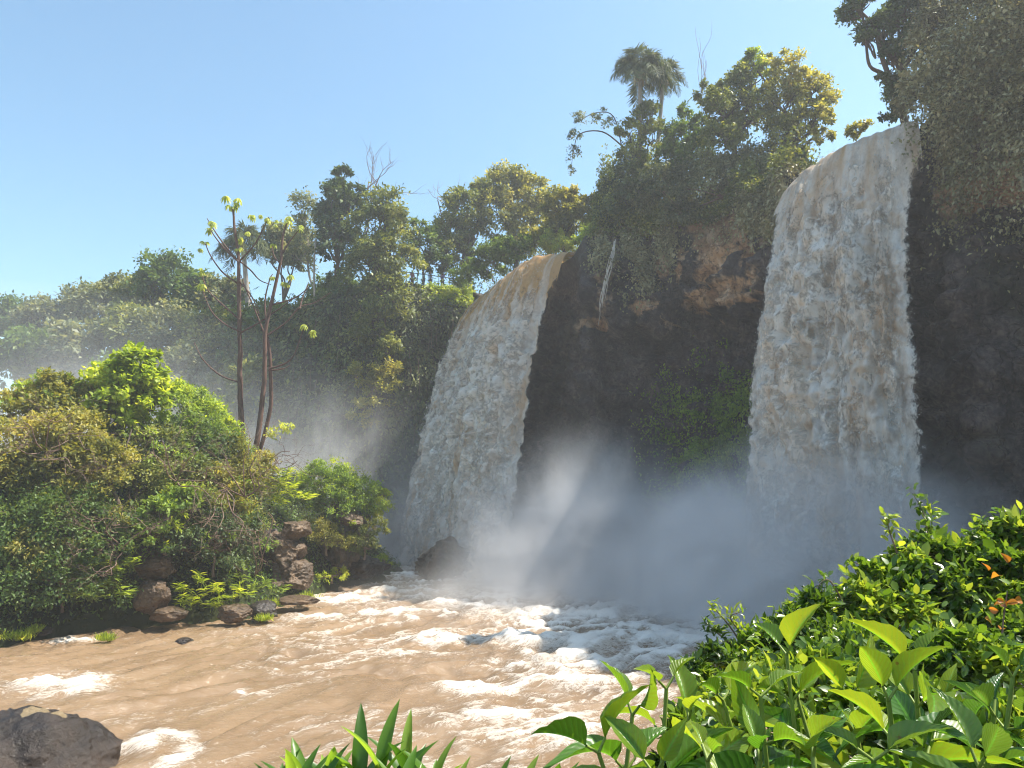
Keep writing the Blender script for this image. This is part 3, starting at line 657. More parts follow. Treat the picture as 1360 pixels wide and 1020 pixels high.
def tree(name, label, cat, blobs, base, nleaf, lsize, mat, trunk_r=.18, bark='bark', seed=1, group=None, aspect=.55, clump=.16, shell=(.45, 1.),
         nb=10, jit=.9, leafpart='crown', trunkpart='trunk', tmpl=T_DIA, fork=.55, droop=.5, twigs=1.):
    rng = np.random.RandomState(seed); base = np.asarray(base, float)
    root = thing(name, label, cat, base, group)
    sc_ = 1.0 if cat == 'tree' else GR_
    blobs = [(c_, tuple(q * sc_ for q in r_)) for c_, r_ in blobs]
    P, O, K = crown_pts(blobs, int(nleaf * (1.25 if cat == 'tree' else 1.5)), rng, clump, shell)
    plant_leaves(leafpart, P, O, lsize * 1.3, aspect, mat, root, rng, tmpl, jit=jit, droop=droop)
    if cat == 'bush' and mat in ('olive', 'mid', 'dark', 'gold', 'fresh') and nleaf > 2000:
        P2, O2, _ = crown_pts(blobs, int(nleaf * .16), rng, .1, (.8, 1.12)); plant_leaves('sunlit_tone_leaves', P2, O2, lsize * 1.35, .4, rng.choice(['lime', 'gold', 'fresh'] if mat != 'fresh' else ['lime', 'yellow']), root, rng, jit=.7)  # lighter outer leaves put a sunlit tone into the bush colour
    cen = np.mean([b_[0] for b_ in blobs], axis=0); top = np.array([cen[0], cen[1], base[2] + (cen[2] - base[2]) * fork])
    top = base + (top - base) * np.array([.6, .6, 1])
    paths = [limb(base - [0, 0, .4], top, trunk_r, trunk_r * .65, rng, .03, 6, 9)]
    o = 0
    for (c, r) in blobs:
        paths.append(limb(top, c, trunk_r * .55, trunk_r * .22, rng, .08, 5, 6))
        kk = K[np.linalg.norm((K - c) / np.array(r), axis=1) < 1.05]
        for q_ in rng.permutation(len(kk))[:int(nb)]:
            s0 = c + (top - c) * rng.uniform(0, .3); paths.append(limb(s0, kk[q_], trunk_r * .2, trunk_r * .05, rng, .08, 3, 4))
    V, F = tubes(paths); mesh(trunkpart, V, F, M[bark], root, smooth=True)
    return root
def B(px, py, rpx, Y, ry=1., rz=1., rng=None):
    c = at(px, py, Y); r = rpx / F_PX * math.hypot(c[0] * 0, Y) * 1.02; return (c, (r, r * ry, r * rz))
def base_under(blobs, zb, back=0.):
    c = np.mean([b_[0] for b_ in blobs], axis=0); return np.array([c[0], c[1] + back, zb])

# ------------------------------------------------------------------ palms
def palm(label, crown, base, L, nf, seed, mat='palm', tr=.16, group=None, lean=0.):
    rng = np.random.RandomState(seed); root = thing('palm_tree', label, 'palm tree', base, group)
    crown = np.asarray(crown, float); base = np.asarray(base, float)
    p = spline([base, base + (crown - base) * .5 + [lean, 0, 0], crown], 8)
    V, F = tubes([(p, np.linspace(tr * 1.3, tr, len(p)), 9)]); mesh('trunk', V, F, M['barkpale'], root, smooth=True)
    for f in range(nf):
        az = f * 2.399 + rng.uniform(-.3, .3); el = rng.uniform(-.35, 1.25); Lf = L * rng.uniform(.85, 1.1)
        d = np.array([math.cos(az) * math.cos(el), math.sin(az) * math.cos(el), math.sin(el)])
        tt = np.linspace(0, 1, 16)[:, None]; rp = crown + d * Lf * tt * (1 - .22 * tt) + np.array([0, 0, -1]) * Lf * (.42 + .25 * math.cos(el)) * tt ** 2.1
        V1, F1 = tubes([(rp, np.linspace(.035, .008, 16), 4)])
        nl = 46; ti = np.linspace(.12, .99, nl); bp = np.stack([np.interp(ti * 15, np.arange(16), rp[:, k]) for k in range(3)], -1)
        tg = nrm(np.gradient(bp, axis=0)); sd_ = nrm(np.cross(tg, [0, 0, 1.]) + 1e-6)
        Cc, Aa, Nn = [], [], []
        for sg_ in (-1, 1):
            a = nrm(sd_ * sg_ * rng.uniform(.4, 1., (nl, 1)) + tg * .55 + [0, 0, -.4] + rng.normal(size=(nl, 3)) * .22)
            Cc.append(bp); Aa.append(a); Nn.append(np.cross(a, tg))
        sz = np.concatenate([np.sin(ti * math.pi * .85 + .3)] * 2) * L * .34
        V2, F2, vf, _ = leaves(np.concatenate(Cc), np.concatenate(Aa), np.concatenate(Nn), np.maximum(sz, .1), .085, T_DIA, rng, np.clip(rng.normal(.45, .25, nl * 2), 0, 1))
        V_ = np.concatenate([V1, V2]); F_ = np.concatenate([F1, F2 + len(V1)])
        mesh('frond', V_, F_, M[mat], root, attrs={'var': ('FACE', np.concatenate([np.full(len(F1), .7), vf]))})
    # hanging dead skirt + fruit stalk base
    ang = rng.random(50) * 6.28; c = crown + np.stack([np.cos(ang) * .15, np.sin(ang) * .15, -rng.random(50) * .5], -1)
    V, F, vf, _ = leaves(c, nrm(np.stack([np.cos(ang) * .3, np.sin(ang) * .3, -np.ones(50)], -1)), rdir(rng, 50), L * .35, .12, T_DIA, rng)
    mesh('dead_fronds', V, F, M['dryleaf'], root, attrs={'var': ('FACE', vf)})
    return root

#TREES
# ---- left hillside forest
rngT = np.random.RandomState(11)
GF = 'forest trees on the far left hillside'
forest = [  # px, py, rpx, Y, mat, label
    (22, 432, 34, 80, 'mid', 'dull green hillside tree at the far left edge, on the skyline'),
    (66, 425, 34, 78, 'grey', 'grey-green hillside tree just right of the leftmost skyline tree'),
    (118, 412, 36, 78, 'grey', 'pale grey-green skyline tree with thin twigs above its crown'),
    (160, 392, 26, 80, 'grey', 'small hazy tree on the skyline left of the round green tree'),
    (222, 372, 38, 76, 'mid', 'round solid green tree standing highest on the left hillside'),
    (188, 400, 34, 76, 'olive', 'olive tree crown below and left of the round green tree'),
    (262, 395, 34, 74, 'mid', 'green tree crown right of the round green tree'),
    (300, 400, 34, 73, 'grey', 'hazy crown behind the tall slender tree trunk'),
    (40, 480, 46, 70, 'mid', 'large-leaved green tree at the left frame edge below the skyline'),
    (108, 468, 46, 69, 'grey', 'pale large-leaved tree low on the hillside above the yellow-green bush'),
    (170, 450, 44, 70, 'olive', 'olive hillside tree directly above the yellow-green island bush'),
    (228, 445, 44, 69, 'grey', 'brownish grey tree crown halfway down the left hillside'),
    (285, 455, 44, 67, 'olive', 'pale olive tree low on the slope left of the slender trunks'),
    (345, 440, 42, 66, 'mid', 'green tree crown seen between the slender trunks'),
    (250, 510, 50, 64, 'grey', 'misty tree at the foot of the left hillside'),
    (330, 520, 48, 62, 'olive', 'misty olive crown at the foot of the slope behind the slender trunks'),
    (160, 520, 48, 65, 'mid', 'shadowed green crown behind the top of the island bush'),
    (372, 330, 34, 70, 'grey', 'thin wispy grey tree on the ridge left of the tall dark tree'),
]
for q_, (px, py, r, Yd, mt, lb) in enumerate(forest):
    bl = [B(px, py, r, Yd, .9, .95)] + [B(px + rngT.uniform(-.8, .8) * r, py + rngT.uniform(-.25, .8) * r, r * rngT.uniform(.45, .7), Yd + rngT.uniform(-2, 2)) for _ in range(3)]
    c = bl[0][0]; zb = min(c[2] - 5, plateau_z(c[0], c[1])); 
    tree('forest_tree', lb, 'tree', bl, (c[0], c[1] + .6, zb - 1), 5200, .42 if 'large-leaved' in lb else .34, mt, .2, 'bark', 100 + q_, GF, nb=5)

# ---- ridge trees between the hill and the left fall
palm('hazy palm with drooping grey fronds behind the slender trunks on the ridge', at(322, 318, 66), at(330, 410, 66), 3.4, 22, 5, tr=.18)
bl = [B(455, 236, 16, 63), B(447, 262, 24, 63), B(463, 285, 27, 63.5), B(440, 300, 26, 63), B(450, 330, 30, 63), B(432, 280, 14, 63), B(470, 255, 14, 63)]
tree('ridge_tree', 'tall dark narrow-topped tree on the ridge, highest left of the falls', 'tree', bl, at(447, 400, 63.5), 6500, .30, 'dark', .22, 'bark', 201, nb=6, fork=.4)
bl = [B(405, 280, 22, 65), B(392, 300, 18, 65), B(412, 320, 24, 65), B(398, 345, 20, 65)]
tree('ridge_tree', 'thin pale grey wispy tree between the hazy palm and the tall dark tree', 'tree', bl, at(420, 405, 65), 1900, .24, 'grey', .14, 'barkpale', 202, nb=14, clump=.22)
# bare slender pole-like trunk
rg = np.random.RandomState(3); p = spline([at(418, 408, 62), at(417, 360, 62), at(419, 318, 62)], 6)
V, F = tubes([(p, np.linspace(.09, .07, len(p)), 8)]); o = mesh('pale_pole', V, F, M['barkpale'], smooth=True)
tag(o, 'straight pale bare pole-like trunk standing on the ridge under the tall dark tree', 'tree trunk')
def bare_tree(label, base, tips, seed, r=.1, bark='twig', name='bare_tree', cat='tree', splay=.35, gens=3, fan=4):
    rng = np.random.RandomState(seed); paths = []
    def grow(a, c, r0_, g):
        paths.append(limb(a, c, r0_, r0_ * .45, rng, .07, 3, 5 if g else 4)); 
        if g == 0: return
        L = np.linalg.norm(c - a)
        for _ in range(fan):
            f = rng.uniform(.45, 1.); s0 = a + (c - a) * f; d = nrm(nrm(c - a) + rng.normal(size=3) * splay * [1, 1, .8] * 1.4)
            grow(s0, s0 + d * L * rng.uniform(.35, .6), r0_ * .4, g - 1)
    for tp in tips: grow(np.asarray(base, float), np.asarray(tp, float), r, gens - 1)
    V, F = tubes(paths); o = mesh(name, V, F, M[bark], smooth=True, loc=base); return tag(o, label, cat)
bare_tree('leafless tree with fine bare branches rising right of the tall dark tree', at(470, 340, 64), [at(490, 240, 64), at(505, 232, 64.5), at(478, 262, 64)], 7, .09)
bare_tree('leafless twiggy tree top left of the golden tree crowns', at(600, 330, 68), [at(585, 262, 68), at(608, 255, 68)], 8, .08)
# vine-draped tree columns
bl = [B(512, 278, 30, 60.5), B(498, 305, 36, 60.5), B(528, 310, 26, 61), B(500, 350, 38, 60), B(512, 395, 32, 59.8, 1, 1.2), B(498, 440, 24, 59.6, 1, 1.4), B(517, 470, 17, 59.4, 1, 1.8), B(488, 350, 30, 60), B(540, 345, 22, 61)]
tree('draped_tree', 'sunlit olive tree draped in creepers like a column above the green cliff', 'tree', bl, at(505, 405, 60.8), 14000, .24, 'olive', .25, 'bark', 203, nb=8, droop=1.2)
bl = [B(500, 520, 20, 58.8, 1, 1.5), B(480, 545, 14, 58.6, 1, 1.3), B(520, 500, 11, 58.8, 1, 2.2), B(470, 500, 12, 58.8, 1, 1.4), B(492, 565, 9, 58.6)]
tree('hanging_shrub', 'yellow-green shrub hanging low on the green cliff face below the draped tree', 'shrub', bl, at(498, 505, 59.6), 2600, .22, 'gold', .07, 'twig', 204, nb=10, leafpart='foliage', trunkpart='branches')
# golden crowns
G2 = 'golden-olive trees behind the left waterfall'
bl = [B(618, 282, 32, 68), B(600, 312, 30, 68), B(632, 318, 30, 69), B(642, 262, 24, 69), B(590, 335, 24, 67), B(625, 345, 22, 68)]
tree('ridge_tree', 'left one of the golden trees behind the left waterfall, beside the walkway', 'tree', bl, at(612, 372, 68), 10500, .25, 'olive', .2, 'bark', 210, G2, clump=.13, shell=(.5, 1.))
bl = [B(668, 248, 30, 70), B(695, 262, 34, 70), B(660, 285, 36, 69), B(705, 300, 34, 70), B(682, 325, 28, 69), B(722, 275, 20, 70)]
tree('ridge_tree', 'largest golden tree crown rising above the lip of the left waterfall', 'tree', bl, at(682, 362, 70), 16000, .25, 'gold', .24, 'bark', 211, G2, clump=.12, shell=(.5, 1.))
bl = [B(742, 276, 26, 60), B(765, 290, 26, 60), B(738, 306, 26, 61), B(782, 278, 18, 59), B(760, 265, 16, 60), B(720, 322, 22, 62)]
tree('ridge_tree', 'golden tree beside the dark shrub mass, right end of the golden row', 'tree', bl, at(750, 335, 62), 9500, .24, 'gold', .18, 'bark', 212, G2, clump=.13)
bl = [B(565, 330, 26, 66), B(548, 345, 22, 65), B(578, 352, 20, 66), B(556, 300, 14, 66)]
tree('ridge_tree', 'darker green tree beside the walkway between the draped tree and the golden trees', 'tree', bl, at(562, 372, 66.5), 4000, .24, 'mid', .14, 'bark', 213)
bl = [B(792, 316, 20, 53, 1.3, .8), B(775, 322, 14, 53, 1, .8), B(812, 308, 14, 53)]
tree('bush', 'bright green bush on the cliff edge at the right end of the left waterfall lip', 'bush', bl, at(795, 332, 53.4), 3000, .18, 'fresh', .05, 'twig', 214, nb=8, leafpart='foliage', trunkpart='branches')
bl = [B(735, 322, 15, 60), B(748, 330, 12, 58)]
tree('bush', 'yellow leafy bush hanging over the top of the left waterfall', 'bush', bl, at(738, 332, 60), 1300, .2, 'yellow', .05, 'twig', 215, nb=8, leafpart='foliage', trunkpart='branches')
bl = [B(652, 348, 22, 61), B(672, 335, 18, 60), B(632, 362, 16, 62), B(690, 330, 16, 59), B(612, 368, 14, 63)]
tree('bush', 'dark leafy bush filling the gap under the golden trees above the brown-topped waterfall', 'bush', bl, at(655, 368, 63), 5200, .2, 'mid', .06, 'twig', 216, nb=8, leafpart='foliage', trunkpart='branches')
# ---- between the falls: palms and big crown
palm('palm with drooping feathery fronds, left and taller trunk of the pair above the cliff', at(850, 88, 50), at(850, 270, 50), 3.1, 30, 21, tr=.12, group='palms above the cliff')
palm('palm tangled with vines, right one of the pair above the cliff', at(882, 96, 51.5), at(868, 262, 51.5), 2.2, 20, 22, tr=.13, group='palms above the cliff')
bl = [B(857, 158, 20, 50), B(836, 178, 18, 50), B(870, 185, 24, 50), B(840, 215, 24, 50), B(866, 150, 14, 51)]
tree('cliff_tree', 'shrubby olive crown with gaps right below the palm fronds', 'tree', bl, at(850, 262, 50.5), 4200, .19, 'olive', .13, 'bark', 221, nb=8)
bl = [B(832, 238, 22, 50), B(812, 262, 16, 51), B(845, 262, 28, 49.5), B(815, 285, 26, 50), B(806, 245, 9, 51)]
tree('cliff_tree', 'dark shrub mass at the cliff edge under the leaning palm trunk', 'tree', bl, at(825, 310, 50.8), 6000, .19, 'dark', .13, 'bark', 222, nb=8)
bl = [B(770, 160, 11, 51), B(764, 180, 10, 51), B(762, 205, 7, 51, 1, 1.6), B(790, 158, 8, 51), B(808, 165, 9, 51), B(800, 148, 5, 51), B(758, 225, 5, 51, 1, 1.5)]
rg = np.random.RandomState(77)
root = thing('leaning_tree', 'slender tree leaning left over the drop, pale leaf tufts on arching branches', 'tree', at(835, 260, 50.8))
P, O, K = crown_pts(bl, 1500, rg, .25); plant_leaves('crown', P, O, .17, .5, 'grey', root, rg)
pt = [limb(at(835, 262, 50.8), at(828, 195, 50.9), .09, .07, rg, .03), (spline([at(828, 195, 50.9), at(800, 175, 51), at(770, 178, 51), at(762, 200, 51), at(758, 228, 51)], 5), np.linspace(.06, .015, 21), 6),
      (spline([at(828, 205, 50.9), at(815, 155, 51), at(790, 150, 51), at(768, 162, 51)], 5), np.linspace(.05, .015, 16), 6)]
V, F = tubes(pt); mesh('trunk', V, F, M['bark'], root, smooth=True)
bl = [B(985, 118, 30, 46), B(1005, 92, 22, 46), B(962, 150, 34, 45.5), B(1000, 158, 34, 46), B(945, 128, 20, 46), B(960, 190, 32, 45.5)]
tree('cliff_tree', 'big olive tree crown left of centre on the cliff between the waterfalls', 'tree', bl, at(975, 240, 47), 10500, .19, 'olive', .22, 'bark', 223, clump=.13, nb=14)
bl = [B(1048, 100, 32, 45), B(1078, 122, 32, 44.5), B(1098, 140, 20, 44), B(1040, 140, 36, 45), B(1075, 165, 34, 44), B(1040, 185, 34, 44.5), B(1092, 185, 18, 43.5)]
tree('cliff_tree', 'spreading crown with sky gaps leaning towards the white waterfall', 'tree', bl, at(1035, 245, 45.6), 10500, .18, 'gold', .22, 'bark', 224, clump=.12, nb=16)
bl = [B(1003, 78, 15, 45.6), B(1012, 92, 10, 45.4)]
tree('vine_tuft', 'light green tuft of creeper capping the big olive crown', 'vine', bl, at(1003, 110, 46), 900, .15, 'lime', .02, 'twig', 225, nb=6, leafpart='foliage', trunkpart='stems')
bare_tree('thin bare spindly sapling between the palms and the olive crown', at(930, 220, 47.5), [at(932, 85, 47.5)], 9, .035, splay=.12, fan=9, gens=2)
bl = [B(905, 185, 26, 48.5), B(925, 205, 28, 48), B(895, 220, 30, 48.5), B(912, 150, 12, 49), B(928, 165, 16, 48)]
tree('cliff_tree', 'tangle of green foliage filling the gap right of the palm trunks', 'tree', bl, at(905, 262, 49), 6000, .19, 'mid', .12, 'bark', 226, nb=8)
bl = [B(880, 255, 34, 48), B(935, 245, 36, 47), B(985, 230, 34, 46), B(1030, 225, 28, 44.8), B(1060, 212, 16, 44), B(900, 285, 22, 47.6)]
tree('cliff_shrub', 'long dull shrub band overhanging the cliff under the olive crowns', 'shrub', bl, at(955, 285, 47.6), 13000, .18, 'grey', .1, 'twig', 227, nb=10, leafpart='foliage', trunkpart='branches', droop=1.4)
bl = [B(1138, 172, 9, 38.5), B(1128, 180, 8, 39), B(1148, 165, 7, 38)]
tree('shrub', 'small pale shrub standing on the lip of the white waterfall', 'shrub', bl, at(1136, 190, 39), 500, .15, 'gold', .03, 'twig', 228, nb=6, leafpart='foliage', trunkpart='branches')
# ---- right edge masses
bl = [B(1140, 12, 24, 34), B(1165, 40, 24, 34), B(1150, 55, 14, 34), B(1200, 20, 34, 34), B(1185, 75, 20, 34), B(1190, 120, 22, 34.5), B(1215, 60, 36, 34), B(1172, 105, 10, 34.4), B(1190, 155, 18, 35)]
tree('cliff_tree', 'dark tree with leafy branches overhanging the top of the white waterfall', 'tree', bl, (20.8, 36.5, ZT - .2), 11000, .16, 'dark', .25, 'bark', 231, clump=.15, nb=12)
bl = [B(1250, 40, 44, 32), B(1240, 110, 40, 32.5), B(1290, 80, 50, 31), B(1270, -20, 54, 33), B(1215, 130, 26, 33)]
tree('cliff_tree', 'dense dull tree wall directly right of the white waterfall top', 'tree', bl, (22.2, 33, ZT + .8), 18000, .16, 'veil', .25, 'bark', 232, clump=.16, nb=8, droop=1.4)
bl = [B(1340, 60, 48, 29), B(1370, 130, 46, 28), B(1320, 150, 40, 29.5), B(1390, 40, 60, 28), B(1330, -20, 50, 30)]
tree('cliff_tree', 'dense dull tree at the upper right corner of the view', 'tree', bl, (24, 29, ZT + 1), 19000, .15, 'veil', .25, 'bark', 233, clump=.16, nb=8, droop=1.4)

# ------------------------------------------------------------------ creepers on the cliff (uncountable)
def scatter_cliff(name, mask, n, size, mat, seed, label, hang=0., off=(.05, .5), aspect=.55):
    rng = np.random.RandomState(seed); w_ = np.clip(mask, 0, None).ravel(); w_ = w_ / w_.sum()
    idx = rng.choice(len(w_), n, p=w_); P = Pf[idx] + rng.normal(size=(n, 3)) * .16; N = CN.reshape(-1, 3)[idx]
    up = CN.reshape(-1, 3)[idx]
    P = P + N * rng.uniform(off[0], off[1], n)[:, None] * (1 + np.clip(fbm(P * .8, 3, seed), -.8, 2)[:, None])
    if hang: P[:, 2] -= rng.exponential(hang, n)
    a = nrm(N * .5 + rdir(rng, n) * .7 + [0, 0, -.8]); nn = nrm(N + rdir(rng, n) * .6 + [0, 0, .5])
    V, F, vf, _ = leaves(P, a, nn, size * rng.uniform(.6, 1.35, n), aspect, T_DIA, rng, clump_var(P, rng, .6, seed))
    o = mesh(name, V, F, M[mat], attrs={'var': ('FACE', vf)}); tag(o, label, 'creepers', kind='stuff'); return o
colv = np.zeros(nr); colv[:nv] = np.minimum(vz, 1); colv[nv:] = 1.02
VV = np.repeat(colv[:, None], nc, 1); SS = np.tile(S_, (nr, 1)); ZZ = G[..., 2]
NO = fbm(Pf * .3, 4, 120).reshape(nr, nc); vis = (np.arange(nr) < nv + 3)[:, None] * 1.
left = sstep(s_l1 + .5, s_l1 + 2.5, SS) * sstep(cum[-3] + 5, cum[-4], SS)
scatter_cliff('cliff_creepers', left * vis * np.where(SS > cum[20], 2.2, 1.) * (.25 + sstep(-.35, .25, NO + (ZZ - 8) * .07)), 90000, .32, 'creeper', 301, 'dense creepers covering the shaded cliff left of the brown-topped waterfall')
slope_w = sstep(cum[20], cum[21], SS) * sstep(cum[-2], cum[-3], SS)
scatter_cliff('slope_undergrowth', slope_w * vis, 30000, .42, 'grey', 302, 'leafy undergrowth covering the far left slope between the trees', off=(.1, 1.2))
mw = sstep(s_r1 - .5, s_r1 + .6, SS) * sstep(s_l0 - .2, s_l0 - 1.2, SS)
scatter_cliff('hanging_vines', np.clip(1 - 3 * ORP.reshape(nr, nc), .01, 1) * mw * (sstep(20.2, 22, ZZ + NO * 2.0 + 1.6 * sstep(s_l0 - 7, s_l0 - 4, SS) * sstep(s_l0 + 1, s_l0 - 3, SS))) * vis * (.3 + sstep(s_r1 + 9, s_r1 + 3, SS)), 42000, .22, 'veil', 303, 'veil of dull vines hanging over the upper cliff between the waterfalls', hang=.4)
rw = sstep(cum[5] + 1.5, cum[5] + .3, SS) * sstep(cum[3], cum[4] - 2, SS)
scatter_cliff('wall_vines', np.clip(1 - 1.8 * SUNLIT_R.reshape(nr, nc), .02, 1) * rw * (sstep(16.8, 20, ZZ + NO * 3)) * vis, 52000, .18, 'veil', 304, 'curtain of dull vines on the cliff right of the white waterfall', hang=.8)
scatter_cliff('cliff_moss', mw * sstep(s_r1 + 14, s_r1 + 8, SS) * sstep(14, 11.5, ZZ + NO * 4) * sstep(2, 6, ZZ) * (.08 + sstep(-.1, .25, fbm(Pf * .6, 3, 130).reshape(nr, nc) + .25 * sstep(s_r1 + 9, s_r1 + 2, SS))) * vis, 36000, .2, 'fresh', 305, 'dark green ferns and moss low on the cliff beside the white waterfall')
s_ls = cum[12]
scatter_cliff('ledge_grass', sstep(s_l1 + .3, s_l1 + .8, SS) * sstep(s_l1 + 5.5, s_l1 + 3.5, SS) * (VV > .95) * (np.arange(nr) < nv + 4)[:, None], 12000, .26, 'lime', 306, 'bright green grass on the clifftop left of the brown-topped waterfall', off=(0, .35))
def thicket(name, smask, back, hgt, n, size, mat, seed, label, front=.8, lump=.35, drop=0., setb=0.):
    rng = np.random.RandomState(seed); w_ = smask / smask.sum(); i_ = rng.choice(len(S_), n, p=w_); tt = rng.uniform(-front, back, n)
    x = cx[i_] - nx[i_] * (tt + setb) + rng.normal(size=n) * .15; y = cyy[i_] - ny[i_] * (tt + setb) + rng.normal(size=n) * .15
    lm = np.clip(.55 + fbm(np.stack([x * lump, y * lump, 0 * x], -1), 3, seed) * .9, .08, 1.6)
    dome = np.sqrt(np.clip(1 - ((tt - (back - front) / 2) / ((back + front) / 2)) ** 2, 0, 1)); top = hgt * lm * (.35 + .65 * dome)
    u = rng.random(n) ** .45; z = cz[i_] + .1 - drop * (tt < .3) * rng.random(n) + top * u
    P = np.stack([x, y, z], -1) + fbm(np.stack([x, y, z], -1) * 1.3, 2, seed + 1)[:, None] * .35
    O = nrm(np.stack([nx[i_] * (.6 - tt / back), ny[i_] * (.6 - tt / back), .3 + u], -1))
    a = nrm(O * .5 + rdir(rng, n) * .9 + [0, 0, -.4]); nn = nrm(O + rdir(rng, n) * .7 + [0, 0, .4])
    V, F, vf, _ = leaves(P, a, nn, size * rng.uniform(.6, 1.35, n), .55, T_DIA, rng, clump_var(P, rng, .7, seed))
    o = mesh(name, V, F, M[mat], attrs={'var': ('FACE', vf)}); tag(o, label, 'thicket', kind='stuff'); return o
thicket('far_shore_thicket', sstep(s_l0 - 2, s_l0 - 1, S_) * sstep(s_l1 + 1, s_l1 - 1, S_), 6., 10., 60000, .27, 'olive', 324, 'leafy thicket on the far side of the stream above the brown-topped waterfall', 1., setb=6.)
mids = sstep(s_r1 - .6, s_r1, S_) * sstep(s_l0 + .2, s_l0 - .6, S_)
thicket('clifftop_thicket', mids, 4.5, 3.6, 34000, .25, 'olive', 321, 'unbroken olive thicket along the clifftop between the two waterfalls', .8, drop=.7)
pxE = proj(G[nv - 1])[0]; clear = ((pxE > 528) & (pxE < 614) | (pxE > 364) & (pxE < 386)) & (S_ > cum[15])
thicket('clifftop_undergrowth', np.where(clear, .02, 1.) * sstep(s_l1 + .3, s_l1 + 1.2, S_) * sstep(cum[20] + 6, cum[20] - 2, S_), 6., 3.0, 26000, .30, 'mid', 322, 'green undergrowth at the foot of the ridge trees left of the falls', .6)
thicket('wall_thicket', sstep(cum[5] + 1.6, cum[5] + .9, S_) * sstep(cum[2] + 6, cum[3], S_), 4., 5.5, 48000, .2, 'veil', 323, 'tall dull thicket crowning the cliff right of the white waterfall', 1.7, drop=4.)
# hanging strands left cliff
rg = np.random.RandomState(9); paths = []
for q_ in range(150):
    sv = rg.uniform(s_l1 + 2, cum[20] + 2); j = int(rg.uniform(.35, .98) * 130); i_ = int(np.argmin(np.abs(S_ - sv))); p0 = G[j, i_] + CN[j, i_] * .5
    Ls = rg.uniform(1.5, 6); k = 7; f = np.linspace(0, 1, k)[:, None]
    paths.append((p0 + f * np.array([0, 0, -Ls]) + np.cumsum(rg.normal(size=(k, 3)) * .09, 0), np.linspace(.03, .012, k), 3))
V, F = tubes(paths); tag(mesh('vine_strands', V, F, M['twig'], smooth=True), 'brown vine strands hanging down the shaded green cliff', 'vines', kind='stuff')

